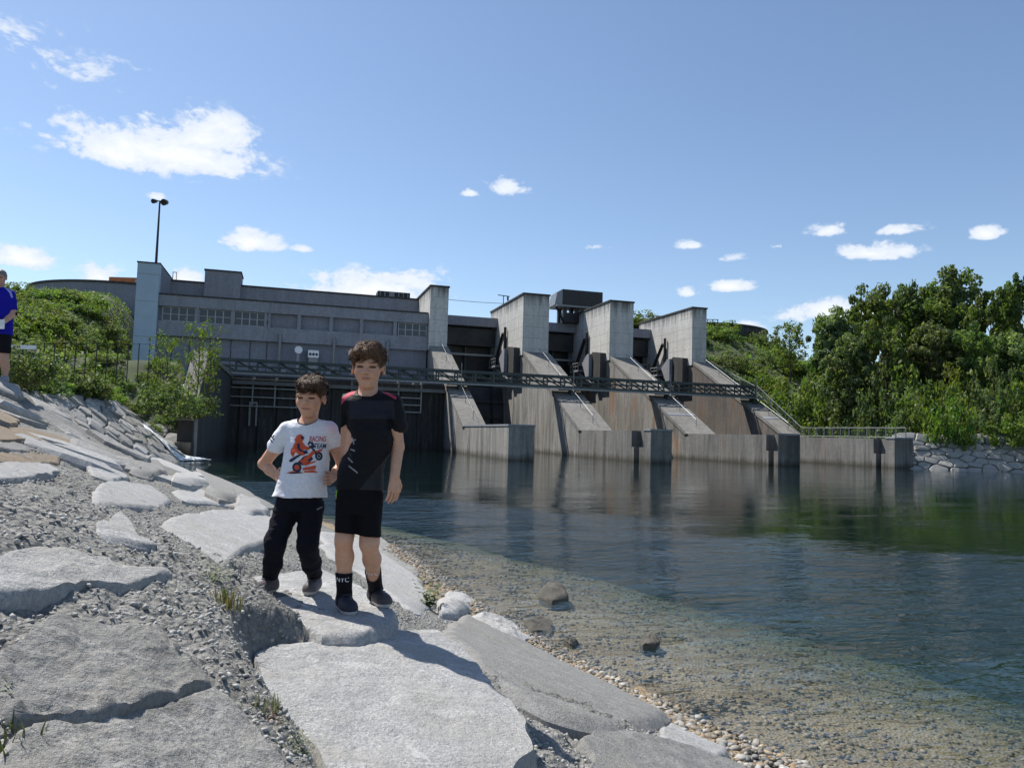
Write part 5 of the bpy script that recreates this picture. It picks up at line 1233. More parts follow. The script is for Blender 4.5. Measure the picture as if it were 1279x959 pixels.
def person_mat(name, rough, sss=0.0, var=.06, sc_=60, bmp=.0):
    m, t, b = new_mat(name); a = t.nodes.new('ShaderNodeAttribute'); a.attribute_name = 'tint'; n = noise_n(t, pos(t), sc_, 3)
    t.links.new(mixc(t, 1.0, a.outputs['Color'], ramp(t, n, [(.3, (1 - var,) * 3), (.7, (1 + var,) * 3)]), 'MULTIPLY'), b.inputs['Base Color']); b.inputs['Roughness'].default_value = rough
    if sss: b.inputs['Subsurface Weight'].default_value = sss; b.inputs['Subsurface Radius'].default_value = (.012, .005, .003); b.inputs['Subsurface Scale'].default_value = 1.0
    b.inputs['Specular IOR Level'].default_value = .35
    if bmp: bump(t, b, noise_n(t, pos(t), 220, 2), bmp, .002)
    return m
m_skin = person_mat('skin', .5, .12); m_cloth = person_mat('cloth', .85, 0, .08, 90, .3); m_shiny = person_mat('sports_cloth', .65, 0, .08, 80)
m_shiny.node_tree.nodes['Principled BSDF'].inputs['Specular IOR Level'].default_value = .2; m_cloth.node_tree.nodes['Principled BSDF'].inputs['Specular IOR Level'].default_value = .15; m_shoe = person_mat('shoe', .6, 0, .15, 70)
def hair_mat(name, c):
    m, t, b = new_mat(name); n = noise_n(t, scaled(t, pos(t), (160, 160, 40)), 1.0, 4, .7); t.links.new(ramp(t, n, [(.3, tuple(x * .4 for x in c)), (.7, tuple(x * 1.7 for x in c))]), b.inputs['Base Color']); b.inputs['Roughness'].default_value = .45; bump(t, b, n, 1.0, .006); return m
m_hair = hair_mat('brown_hair', (.15, .075, .032)); m_hair2 = hair_mat('dark_brown_hair', (.1, .052, .025)); m_ghair = hair_mat('grey_hair', (.15, .14, .13))

def head(B, H, c, S, yaw=0., tilt=0.):
    """adds a child's head to body SDF B and hair to H; c = head centre (mid of chin-crown), S = chin-crown height"""
    cy, sy = math.cos(yaw), math.sin(yaw); ct, st = math.cos(tilt), math.sin(tilt)
    Rm = np.array([[cy, -sy, 0], [sy, cy, 0], [0, 0, 1]]) @ np.array([[1, 0, 0], [0, ct, -st], [0, st, ct]])
    q = lambda x, y, z: c + Rm @ (np.array([x, y, z]) * S); e = lambda p, r, k=.012, op='u': B.ell(q(*p), np.array(r) * S, k, op, Rm.T)
    e((0, .06, .13), (.335, .41, .35)); e((0, -.08, -.14), (.265, .27, .33), .03); e((0, -.2, -.385), (.13, .13, .1), .03)
    for s in (-1, 1):
        e((s * .15, -.21, -.13), (.115, .12, .12), .025); e((s * .36, .05, -.04), (.045, .09, .13), .012); e((s * .385, .03, -.035), (.03, .05, .075), .01, 's')
        e((s * .145, -.395, .015), (.085, .06, .05), .02, 's'); e((s * .145, -.3, .01), (.075, .06, .05), .006); e((s * .145, -.335, .085), (.11, .04, .022), .02)
    B.cone(q(0, -.335, .04), q(0, -.425, -.115), .026 * S, .045 * S, .014); 
    for s in (-1, 1): e((s * .05, -.375, -.13), (.035, .04, .03), .012)
    e((0, -.345, -.235), (.11, .035, .022), .008); e((0, -.34, -.275), (.095, .035, .024), .008); e((0, -.4, -.255), (.13, .03, .006), .006, 's')
    return q, Rm
def face_paint(q, S, skin, hairline=.42):
    c0 = q(0, 0, 0)
    def f(V, T):
        def m(p, r, soft=.4):
            d = np.linalg.norm((V - q(*p)) / (np.array(r) * S), axis=1); return np.clip((1.15 - d) / (soft * .5), 0, 1)[:, None]
        for s in (-1, 1):
            T = T * (1 - m((s * .145, -.34, .006), (.08, .09, .03)) * .85)                              # squinting eyes
            w = m((s * .15, -.36, .095), (.115, .1, .02)) * .6; T = T * (1 - w) + np.array([.1, .06, .035]) * w     # brows
            w = m((s * .2, -.28, -.12), (.1, .15, .09), .8) * .25; T = T * (1 - w) + np.array([.5, .2, .14]) * w    # cheeks
            T = T * (1 - m((s * .035, -.42, -.15), (.018, .03, .012)) * .5)
        w = m((0, -.37, -.255), (.115, .08, .035)) * .55; T = T * (1 - w) + np.array([.38, .13, .1]) * w
        T = T * (1 - m((0, -.4, -.256), (.11, .08, .007)) * .6)
        return T
    return f
def hair(H, q, Rm, S, tufts, rs_, fringe=-1):
    el = lambda p, r, k=.01, op='u': H.ell(q(*p), np.array(r) * S, k, op, Rm.T)
    el((0, .075, .165), (.362, .435, .375)); el((0, .14, .0), (.352, .36, .34), .02)
    el((0, -.34, -.17), (.42, .3, .34), .02, 's')                                  # open the face
    for s in (-1, 1): el((s * .36, -.02, -.09), (.08, .12, .14), .012, 's')
    H.cut(q(0, 0, -.2), Rm @ np.array([0, .5, -1.0]))
    for (a, b, da, db, lift, r) in tufts:      # locks lying on the skull: a = angle round the head (0 = front), b = height angle
        def pt(a, b, f): return q(math.sin(a) * math.cos(b) * .362 * f, .075 - math.cos(a) * math.cos(b) * .435 * f, .165 + math.sin(b) * .375 * f)
        H.path([pt(a, b, 1.0), pt(a + da * .5, b + db * .5, 1.0 + lift), pt(a + da, b + db, 1.0 + lift * .6)], [r * S, r * S * .9, r * S * .25], .01)
def hand(B, wrist, dirv, palm_n, L, curl=.25, thumb=1, spread=.1, k=.003):
    """wrist point, finger direction, palm normal, hand length"""
    d = np.array(dirv, float); d /= np.linalg.norm(d); n = np.array(palm_n, float); n -= d * (n @ d); n /= np.linalg.norm(n); s = np.cross(d, n)
    w = np.array(wrist); pc = w + d * L * .27
    for f in (-.19, -.07, .06, .17): B.cone(w + s * f * L * .6, w + d * L * .5 + s * f * L * 1.1, L * .085, L * .08, .008)
    for i, (f, ln) in enumerate(((-.22, .40), (-.075, .47), (.07, .44), (.205, .34))):
        p = w + d * L * .5 + s * f * L; a = curl * .6; q1 = p + (d * math.cos(a) + n * math.sin(a) + s * f * spread) * ln * L * .45; a2 = curl * 1.6
        q2 = q1 + (d * math.cos(a2) + n * math.sin(a2)) * ln * L * .33; a3 = curl * 2.4; q3 = q2 + (d * math.cos(a3) + n * math.sin(a3)) * ln * L * .25
        B.path([p, q1, q2, q3], [L * .062, L * .056, L * .05, L * .042], k)
    t0 = w + d * L * .12 - s * thumb * L * .2; t1 = t0 + (d * .6 - s * thumb * .7 + n * .3) * L * .26; t2 = t1 + (d * .9 - s * thumb * .15 + n * .3) * L * .22
    B.path([t0, t1, t2], [L * .085, L * .065, L * .05], .006)
def shoe(F, ankle, toe, up, L, w, k=.012):
    """a trainer: heel under the ankle, toe point on the ground"""
    a = np.array(ankle, float); t = np.array(toe, float); d = t - a; d[2] = 0; ln = np.linalg.norm(d); d /= ln; heel = np.array([a[0], a[1], t[2]]) - d * w * .8
    F.cone(heel + dz * w * .62, t - d * w * .62 + dz * w * .48, w * .62, w * .5, k); F.cone(heel + d * w * .9 + dz * w * .75, t - d * w * 1.0 + dz * w * .5, w * .68, w * .62, k)
    F.cone(a + dz * .012, heel + d * w * .7 + dz * w * .7, w * .6, w * .66, .02)
    F.cut([0, 0, t[2] + .002], (0, 0, -1)) if False else None
def sole_paint(zs, c_sole, c_top, acc=None):
    pass

def slab_hit(x, y, objs):
    d = ray(x, y); best = None
    dg = bpy.context.evaluated_depsgraph_get()
    for o in objs:
        mi = o.matrix_world.inverted(); ok, loc, nn, ii = o.ray_cast(mi @ Vector(cC), (mi.to_3x3() @ Vector(d)).normalized())
        if ok:
            p = np.array(o.matrix_world @ loc)
            if best is None or p[1] < best[1]: best = p
    return best if best is not None else ground_hit(x, y)
bpy.context.view_layer.update()
# ---------------------------------------------------------------- the taller boy
SK = (.62, .345, .225)
def mk(Y0): return lambda x, y, dy=0.0: at_y(x, y, Y0 + dy)
HIT = [slabs[1], slabs[9]]
fLt, fRt = slab_hit(434, 764, HIT), slab_hit(464, 755, HIT)
Yt = 3.92; P = mk(Yt); px = Yt / FPX
T1 = thing('person', 'taller boy in black sports shirt and black shorts standing upright', 'person', (float(P(446, 760)[0]), Yt, float(min(fLt[2], fRt[2]))))
lo = P(395, 790, -.32); hi = P(525, 415, .32)
def grid(h=.0029): return SDF((lo[0], lo[1], lo[2]), (hi[0], hi[1], hi[2]), h)
B = grid(); Hh = SDF(P(425, 500, -.2), P(495, 420, .2), .0034)
S_ = 54 * px; hc = P(460, 459, .0)
q, Rm = head(B, Hh, hc, S_, yaw=.06, tilt=.06)
nb = P(460, 492, .03); sL = P(428, 505, .03); sR = P(491, 504, .03)
B.cone(q(0, .1, -.25), nb - dz * .02, .047, .05, .02)
# torso and hips (all under clothing)
hipc = P(446, 618, .02)
B.loft([(hipc[2] - .05, hipc[0], hipc[1], .1, .075), (hipc[2] + .1, hipc[0] + .01, hipc[1], .095, .07), (nb[2] - .14, nb[0], nb[1] + .005, .105, .075), (nb[2] - .03, nb[0], nb[1] + .005, .085, .06)], .03)
B.cone(sL, nb - dz * .045, .04, .055, .03); B.cone(sR, nb - dz * .045, .04, .055, .03)
# arms
eL, wL = P(423, 556, .03), P(419, 592, -.02); eR, wR = P(497, 558, .05), P(493, 595, -.01)
B.path([sL, P(424.5, 535, .03), eL, wL], [.04, .038, .032, .024]); B.path([sR, P(494, 535, .035), eR, wR], [.04, .038, .032, .024])
hand(B, wL, P(417, 612, -.03) - wL, (1, -.25, 0), .135, .35, -1); hand(B, wR, P(492, 616, -.03) - wR, (-.75, .6, 0), .14, .3, -1)
# legs
hL, hR = P(433, 622, .02), P(460, 622, .02); kL, kR = P(429, 674, -.01), P(461, 680, -.01)
aL = np.array([P(428, 730)[0], fLt[1] + .05, fLt[2] + .075]); aR = np.array([P(459, 724)[0], fRt[1] + .05, fRt[2] + .07])
for h_, k_, a_ in ((hL, kL, aL), (hR, kR, aR)):
    cf = k_ + (a_ - k_) * .32 + np.array([0, .018, 0]); B.path([h_ + np.array([0, .015, 0]), k_ + np.array([0, .01, .02]), k_], [.056, .047, .044], .02); B.path([k_, cf, k_ + (a_ - k_) * .7, a_], [.042, .045, .034, .028], .02)
    B.ell(k_ + np.array([0, -.03, 0]), (.024, .014, .03), .015); B.cone(a_, a_ + np.array([.0, -.03, -.04]), .026, .022, .02)
fp = face_paint(q, S_, SK)
part_mesh('body', B, m_skin, T1, fp, SK)
rs_ = np.random.default_rng(3)
def locks(n, sweep, fr):
    out = []
    for k in range(n):
        b = rs_.uniform(.35, 1.4); a = rs_.uniform(-2.6, 2.6); out.append((a, b, sweep + rs_.normal() * .15, -.35 + rs_.normal() * .12, .01 + rs_.random() * .02, rs_.uniform(.03, .05)))
    for k in range(fr): a = -.75 + 1.5 * k / (fr - 1); out.append((a, .62 + rs_.normal() * .05, sweep * .9 + rs_.normal() * .2, -.34 + rs_.normal() * .16, .03 + rs_.random() * .05, .055))
    return out
tf = locks(60, -.45, 13)
hair(Hh, q, Rm, S_, tf, rs_); Hh.wrinkle(.0016, (90, 90, 50), 2, 2); hr = part_mesh('hair', Hh, m_hair, T1); strands('hair_strands', Hh, m_hair, hr, hc, 5200, .034, (-.55, -.75, .1), 1, hc[2] - .02)
# shirt
C = grid(); hem = P(446, 611, .02)
C.loft([(hem[2], hem[0] + .006, hem[1], .122, .096), (hem[2] + .09, hem[0] + .008, hem[1], .115, .092), (P(462, 550)[2], P(463.5, 550)[0], hem[1] + .005, .112, .09), (nb[2] - .1, nb[0] + .002, nb[1], .116, .088), (nb[2] - .04, nb[0], nb[1], .1, .075), (nb[2] - .018, nb[0], nb[1], .07, .065)], .02)
C.cone(sL + dz * .004, nb - dz * .035, .05, .062, .03); C.cone(sR + dz * .004, nb - dz * .035, .05, .062, .03)
C.cone(sL, P(422, 533, .03), .05, .046, .007); C.cone(sR, P(498, 532, .035), .05, .047, .007)
C.ell(nb + np.array([0, -.03, .03]), (.05, .062, .055), .006, 's')
C.wrinkle(.0062, (9, 9, 15), 5, 3)
def inpoly(x, y, poly):
    r = np.zeros(len(x), bool); n = len(poly)
    for i in range(n):
        (x0, y0), (x1, y1) = poly[i], poly[(i + 1) % n]; c = ((y0 > y) != (y1 > y)) & (x < (x1 - x0) * (y - y0) / (y1 - y0 + 1e-9) + x0); r ^= c
    return r
def segd(x, y, pts):
    d = np.full(len(x), 1e9)
    for (x0, y0), (x1, y1) in zip(pts[:-1], pts[1:]):
        ex, ey = x1 - x0, y1 - y0; t = np.clip(((x - x0) * ex + (y - y0) * ey) / (ex * ex + ey * ey), 0, 1); d = np.minimum(d, np.hypot(x - x0 - t * ex, y - y0 - t * ey))
    return d
def paint_tall(V, T):
    x, y = project(V); fr = V[:, 1] < hem[1] + .02
    T[inpoly(x, y, [(436, 500), (492, 500), (493, 523), (436, 523)]) & fr] = (.016, .018, .028)
    T[inpoly(x, y, [(498, 552), (500, 612), (448, 612)]) & fr] = (.022, .024, .028)
    d = segd(x, y, [(441, 490), (431, 496), (424, 504), (419, 514), (416, 524), (413, 534)]); T[d < 2.4] = (.5, .06, .1)
    d = segd(x, y, [(479, 489), (487, 493), (494, 497)]); T[d < 1.6] = (.45, .05, .08)
    for a in ([(437, 551), (444, 549)], [(438, 561), (443, 563)], [(440, 547), (442, 554)], [(435, 572), (440, 577)], [(436, 582), (446, 590)]):
        T[(segd(x, y, a) < .75) & fr] = (.3, .3, .32)
    return T
part_mesh('shirt', C, m_shiny, T1, paint_tall, (.005, .005, .007))
# shorts
C = grid(); wst = P(446, 604, .02)
C.loft([(wst[2] - .15, wst[0] + .002, wst[1], .112, .09), (wst[2] - .07, wst[0] + .002, wst[1], .118, .096), (wst[2] + .01, wst[0] + .002, wst[1], .115, .088)], .02)
C.cone(hL + dz * .0, P(431.5, 668, -.005), .078, .058, .015); C.cone(hR + dz * .0, P(461.5, 674, -.005), .078, .056, .015)
C.cut(P(431, 664.5) , (-.1, 0, -1)); C.wrinkle(.004, (12, 12, 9), 8, 2)
def paint_sh(V, T):
    x, y = project(V); T[(segd(x, y, [(424, 596), (420, 612), (418.5, 622)]) < 1.3)] = (.25, .5, .04); return T
part_mesh('shorts', C, m_cloth, T1, paint_sh, (.006, .006, .008))
# socks with pale letters, shoes
for (a_, k_, f_, toe_px, top, bot) in ((aL, kL, fLt, (438, 768), P(428, 716)[2], 0), (aR, kR, fRt, (483, 760), P(459, 713)[2], 0)):
    C = SDF(a_ - np.array([.07, .12, .1]), a_ + np.array([.07, .1, .15]), .003); t0 = (top - k_[2]) / (a_[2] - k_[2]); C.cone(k_ + (a_ - k_) * t0, a_, .044, .037, .01); C.cone(a_, a_ + np.array([0, -.03, -.035]), .034, .03, .02); C.cut((0, 0, top), (0, 0, 1))
    so = part_mesh('sock', C, m_cloth, T1, None, (.008, .008, .012))
    toe = slab_hit(*toe_px, HIT); L = .215
    dv = toe - a_; dv[2] = 0; dv /= np.linalg.norm(dv); heel = np.array([a_[0], a_[1], 0]) - dv * .055
    zg = f_[2]; C = SDF(np.array([min(heel[0], toe[0]) - .08, min(heel[1], toe[1]) - .12, zg - .03]), np.array([max(heel[0], toe[0]) + .08, max(heel[1], toe[1]) + .12, zg + .15]), .0032)
    tz = lambda p, z: np.array([p[0], p[1], zg + z]); te = heel + dv * L
    C.cone(tz(heel + dv * .035, .034), tz(te - dv * .036, .03), .034, .034, .012); C.cone(tz(heel + dv * .075, .034), tz(te - dv * .05, .03), .038, .042, .015); C.cone(tz(heel + dv * .04, .05), tz(te - dv * .08, .035), .036, .034, .015); C.cone(a_ + dz * .015, tz(heel + dv * .05, .045), .037, .037, .02)
    C.cut((0, 0, zg), (0, 0, -1)); C.cut(a_ + dz * .03, (0, 0, 1)); C.wrinkle(.0016, (40, 40, 40), 4, 2)
    dark = (.018, .02, .035) if f_ is fLt else (.06, .055, .06)
    sh_ = part_mesh('shoe', C, m_shoe, T1, lambda V, T, zg=zg: np.where((V[:, 2] < zg + .021)[:, None], np.array([[.5, .5, .51]]) if True else T, T), dark)
    ln = MB(); sv = np.cross(dv, dz)
    for i in range(4):
        c = tz(heel + dv * (.085 + i * .022), .098 - i * .013); ln.tube(c - sv * .022, c + sv * .022, .0035, 5)
    ln.build('lace', m_shoelace if 'm_shoelace' in globals() else m_black, sh_)
    tx = bpy.data.curves.new('sock_text', 'FONT'); tx.body = 'NYC'; tx.size = .033; tx.align_x = 'CENTER'; tx.extrude = .0005
    to = bpy.data.objects.new('tmp', tx); col.objects.link(to); bpy.context.view_layer.update(); me = bpy.data.meshes.new_from_object(to.evaluated_get(bpy.context.evaluated_depsgraph_get())); bpy.data.objects.remove(to)
    ctr = k_ + (a_ - k_) * ((top - .03 - k_[2]) / (a_[2] - k_[2]))
    for v in me.vertices:
        th = v.co.x / .044; v.co = Vector((ctr[0] + .0455 * math.sin(th), ctr[1] - (.0455 + v.co.z) * math.cos(th), ctr[2] + v.co.y - .01)) - wloc(so)
    me.materials.clear(); link_mesh('lettering', me, m_white, so)

# ---------------------------------------------------------------- the smaller boy
fLs, fRs = slab_hit(328, 742, HIT), slab_hit(381, 740, HIT)
Ys = 4.08; P = mk(Ys); px = Ys / FPX
T2 = thing('person', 'smaller boy in white printed T-shirt with his hands on his hips', 'person', (float(P(370, 745)[0]), Ys, float(min(fLs[2], fRs[2]))))
lo = P(300, 775, -.3) - np.array([.1, 0, 0]); hi = P(445, 458, .3) + np.array([.06, 0, 0])
B = grid(); Hh = SDF(P(355, 530, -.2), P(420, 460, .2), .0034)
S_ = 49 * px; hc = P(387.5, 496.5, .0); q, Rm = head(B, Hh, hc, S_, yaw=-.05, tilt=.1)
nb = P(385, 527, .03); sL = P(358, 538, .03); sR = P(411, 538, .03)
B.cone(q(0, .1, -.25), nb - dz * .015, .042, .045, .02)
hipc = P(374, 622, .02)
B.loft([(hipc[2] - .05, hipc[0], hipc[1], .095, .07), (hipc[2] + .1, hipc[0] + .005, hipc[1], .09, .07), (nb[2] - .12, nb[0], nb[1] + .005, .1, .07), (nb[2] - .03, nb[0], nb[1] + .005, .075, .055)], .03)
B.cone(sL, nb - dz * .04, .036, .05, .03); B.cone(sR, nb - dz * .04, .036, .05, .03)
eL, wL = P(329.5, 579, .1), P(345, 594, .03); eR, wR = P(428, 580, .12), P(414, 598, .03)
B.path([sL, P(343, 561, .045), eL], [.037, .034, .03]); B.path([eL, (eL + wL) / 2 + np.array([0, 0, -.002]), wL], [.03, .028, .022])
B.path([sR, P(420, 560, .06), eR], [.037, .034, .03]); B.path([eR, (eR + wR) / 2, wR], [.03, .028, .022])
hand(B, wL, P(352.5, 595.5, -.1) - wL, (.95, .2, -.1), .105, .45, -1, .2, .0015); hand(B, wR, P(408, 600, -.1) - wR, (-.95, .2, -.1), .105, .45, 1, .2, .0015)
hL, hR = P(359, 640, .02), P(388, 640, .02); kL, kR = P(344, 678, -.02), P(384, 682, -.01)
aL = np.array([P(331, 722)[0], fLs[1] + .05, fLs[2] + .065]); aR = np.array([P(380, 720)[0], fRs[1] + .05, fRs[2] + .065])
for h_, k_, a_ in ((hL, kL, aL), (hR, kR, aR)): B.path([h_, k_], [.06, .042], .02); B.path([k_, k_ + (a_ - k_) * .4, a_], [.04, .038, .026], .02); B.cone(a_, a_ + np.array([0, -.02, -.03]), .024, .02, .02)
part_mesh('body', B, m_skin, T2, face_paint(q, S_, SK), SK)
tf = locks(60, .35, 14)
hair(Hh, q, Rm, S_, tf, rs_); Hh.wrinkle(.0016, (90, 90, 50), 5, 2); hr = part_mesh('hair', Hh, m_hair2, T2); strands('hair_strands', Hh, m_hair2, hr, hc, 5200, .03, (.45, -.8, 0), 2, hc[2] - .02)
C = grid(); hem = P(374.5, 620, .015)
C.loft([(hem[2], hem[0], hem[1], .142, .105), (hem[2] + .08, hem[0] + .012, hem[1], .128, .1), (P(382, 575)[2], P(381, 575)[0], hem[1] + .005, .118, .092), (nb[2] - .09, nb[0] + .004, nb[1], .118, .085), (nb[2] - .035, nb[0], nb[1], .092, .07), (nb[2] - .012, nb[0], nb[1], .066, .06)], .02)
C.cone(sL + dz * .003, nb - dz * .03, .046, .055, .03); C.cone(sR + dz * .003, nb - dz * .03, .046, .055, .03)
C.cone(sL, P(345, 556, .04), .047, .047, .008); C.cone(sR, P(417, 553, .055), .047, .045, .008)
C.ell(nb + np.array([0, -.028, .026]), (.05, .06, .05), .006, 's')
C.wrinkle(.0045, (10, 10, 15), 9, 3)
nk = nb.copy()
def paint_small(V, T):
    x, y = project(V); d = np.linalg.norm((V - (nk + np.array([0, -.028, .026]))) / np.array([.05, .06, .05]), axis=1)
    T[(d < 1.13) & (V[:, 2] < nk[2] + .03)] = (.015, .015, .02)
    for a in ([(339, 545), (342, 549)], [(338, 549), (340, 552)], [(342, 544), (340, 547)]): T[segd(x, y, a) < .9] = (.05, .05, .07)
    w = np.clip((x - 402) / 10, 0, 1) * np.clip((545 - y) / 12, 0, 1) * .35; return T * (1 - w[:, None]) + np.array([.75, .35, .5]) * w[:, None]
shirt2 = part_mesh('shirt', C, m_cloth, T2, paint_small, (.78, .79, .83))
# print on the T-shirt front: flat shapes laid on the cloth
bpy.context.view_layer.update()
def on_shirt(x, y, eps=.0025):
    d = ray(x, y); mi = shirt2.matrix_world.inverted(); ok, loc, nn, ii = shirt2.ray_cast(mi @ Vector(cC), (mi.to_3x3() @ Vector(d)).normalized())
    p = np.array(shirt2.matrix_world @ loc) if ok else at_y(x, y, Ys - .09)
    return p - d / np.linalg.norm(d) * eps
def ink(name, polys, c, eps=.0025):
    m = plain('ink_' + name, c, .7, var=.1, scale=60); bm = bmesh.new()
    for poly in polys:
        vs = [bm.verts.new((x, y, 0)) for x, y in poly]
        try: bm.faces.new(vs)
        except Exception: pass
    bmesh.ops.triangulate(bm, faces=bm.faces)
    for _ in range(3):
        es = [e for e in bm.edges if e.calc_length() > 2.2]
        if es: bmesh.ops.subdivide_edges(bm, edges=es, cuts=1); bmesh.ops.triangulate(bm, faces=bm.faces)
    o_ = wloc(shirt2)
    for v in bm.verts: v.co = Vector(on_shirt(v.co.x, v.co.y, eps)) - o_
    me = bpy.data.meshes.new(name); bm.to_mesh(me); bm.free(); return link_mesh(name, me, m, shirt2)
def ring(cx, cy, r0, r1, sx=1.0, n=20): 
    return [[(cx + r1 * sx * math.cos(a), cy + r1 * math.sin(a)), (cx + r1 * sx * math.cos(b), cy + r1 * math.sin(b)), (cx + r0 * sx * math.cos(b), cy + r0 * math.sin(b)), (cx + r0 * sx * math.cos(a), cy + r0 * math.sin(a))] for a, b in [(2 * math.pi * k / n, 2 * math.pi * (k + 1) / n) for k in range(n)]]
def disc(cx, cy, r, n=14): return [[(cx + r * math.cos(2 * math.pi * k / n), cy + r * math.sin(2 * math.pi * k / n)) for k in range(n)]]
NAVY, ORG = (.018, .022, .05), (.62, .085, .025)
ink('print_wheel', ring(398.3, 569.5, 2.6, 5.4, .88), NAVY, .003); ink('print_wheel', ring(370.8, 583.5, 3.0, 6.4, .9), NAVY, .003); ink('print_axle', disc(398.3, 569.5, 1.6), NAVY, .003)
ink('print_hub', disc(370.8, 583.5, 3.2) + [[(394, 563), (403, 560), (402, 563), (396, 565)]], ORG, .0032)
ink('print_bike', [[(371, 578), (379, 570), (388, 567), (391, 573), (386, 578), (378, 581)], [(362, 576), (366, 571), (374, 567), (380, 566), (372, 571), (364, 577)], [(386, 556), (390, 551), (394, 558), (390, 560), (386, 560)], [(389, 560), (392, 560), (397, 567), (394, 568)]], NAVY, .003)
ink('print_fairing', [[(379, 572), (386, 567), (391, 562), (394, 565), (388, 571), (382, 576)], [(374, 575), (382, 572), (386, 576), (379, 580)]], ORG, .0036)
ink('print_rider', [[(368, 548), (371, 543.5), (376, 542), (380, 546), (378, 551), (373, 552), (369, 553)], [(366, 556), (370, 551), (377, 551), (382, 557), (388, 559), (385, 562), (379, 561), (381, 568), (375, 569), (369, 564), (364, 566), (367, 560)], [(363, 561), (367, 557), (369, 564), (366, 571), (363, 567)]], ORG, .003)
ink('print_rider_shade', [[(376, 544), (380, 545.5), (379, 549), (376, 548)], [(371, 554), (374, 553), (375, 560), (379, 564), (375, 564), (371, 560)], [(378, 563), (383, 562), (385, 566), (380, 567)]], NAVY, .0038)
ink('print_ground', [[(380, 579), (396, 575), (393, 577.5), (381, 582)], [(378, 584), (395, 581), (394, 586), (378, 587)], [(379, 588), (392, 587), (398, 590), (380, 590)], [(358, 590), (366, 588), (378, 589), (368, 590.5)]], ORG, .003)
ink('print_dust', [[(357, 590.8), (372, 589), (380, 590.5), (366, 591.5)], [(361, 575), (364, 572), (366, 573), (362, 577)]], NAVY, .0034)
ink('print_mark', [[(384, 554), (387, 550), (391, 555), (387, 559)]], NAVY, .0032); ink('print_mark_eye', [[(386, 555), (388, 553.5), (389, 555.5), (387, 557)]], (.6, .6, .65), .0037)
def print_text(body, x0, y0, wpx, hpx, c, name, skew=.12):
    tx = bpy.data.curves.new(name, 'FONT'); tx.body = body; tx.size = 1; tx.offset = .012; to = bpy.data.objects.new('tmp', tx); col.objects.link(to); bpy.context.view_layer.update()
    me = bpy.data.meshes.new_from_object(to.evaluated_get(bpy.context.evaluated_depsgraph_get())); bpy.data.objects.remove(to); xs = [v.co.x for v in me.vertices]; ys = [v.co.y for v in me.vertices]
    o_ = wloc(shirt2)
    for v in me.vertices:
        fx = (v.co.x - min(xs)) / (max(xs) - min(xs)); fy = (v.co.y - min(ys)) / (max(ys) - min(ys)); v.co = Vector(on_shirt(x0 + fx * wpx + fy * skew * hpx, y0 + fx * .6 - fy * hpx, .003)) - o_
    me.materials.clear(); link_mesh(name, me, plain('ink_' + name, c, .7, var=.05), shirt2)
print_text('RACING', 386.3, 551, 20.5, 6.6, (.55, .05, .035), 'lettering'); print_text('TEAM', 392, 559.5, 15, 6.2, (.012, .03, .09), 'lettering')
# trousers
C = grid(); wst = P(374, 612, .02)
C.loft([(wst[2] - .1, wst[0], wst[1], .118, .09), (wst[2] + .02, wst[0], wst[1], .112, .086)], .02)
for h_, k_, a_, r3 in ((hL, kL, aL, .04), (hR, kR, aR, .038)):
    C.path([h_ + dz * .02, k_ + dz * .01], [.07, .056], .02); C.path([k_, k_ + (a_ - k_) * .5, a_ + dz * .02], [.055, .05, r3], .015)
C.wrinkle(.0055, (12, 12, 22), 12, 3); C.cut(aL + dz * .0, (0, 0, -1)) if False else None
def paint_tr(V, T):
    x, y = project(V); T[(segd(x, y, [(396, 636), (402, 633)]) < .8)] = (.25, .25, .27); return T
part_mesh('trousers', C, m_cloth, T2, paint_tr, (.009, .009, .016))
for (a_, f_, tp, cl) in ((aL, fLs, (309, 746), (.085, .072, .078)), (aR, fRs, (381, 747), (.11, .095, .1))):
    toe = slab_hit(*tp, HIT); L = .19; dv = toe - a_; dv[2] = 0; dv /= np.linalg.norm(dv); heel = np.array([a_[0], a_[1], 0]) - dv * .05; zg = f_[2]; te = heel + dv * L
    C = SDF(np.array([min(heel[0], te[0]) - .08, min(heel[1], te[1]) - .12, zg - .03]), np.array([max(heel[0], te[0]) + .08, max(heel[1], te[1]) + .12, zg + .14]), .0032); tz = lambda p, z: np.array([p[0], p[1], zg + z])
    C.cone(tz(heel + dv * .03, .032), tz(te - dv * .034, .029), .032, .032, .012); C.cone(tz(heel + dv * .07, .032), tz(te - dv * .046, .03), .036, .038, .015); C.cone(tz(heel + dv * .04, .048), tz(te - dv * .075, .034), .034, .032, .015); C.cone(a_ + dz * .012, tz(heel + dv * .045, .042), .035, .035, .02)
    C.cut((0, 0, zg), (0, 0, -1)); C.cut(a_ + dz * .025, (0, 0, 1)); C.wrinkle(.0016, (40, 40, 40), 7, 2)
    sh_ = part_mesh('shoe', C, m_shoe, T2, lambda V, T, zg=zg: np.where((V[:, 2] < zg + .02)[:, None], np.array([[.48, .46, .45]]), T), cl)
    ln = MB(); sv = np.cross(dv, dz)
    for i in range(4): c = tz(heel + dv * (.08 + i * .02), .09 - i * .012); ln.tube(c - sv * .02, c + sv * .02, .0035, 5)
    ln.build('lace', m_black, sh_)

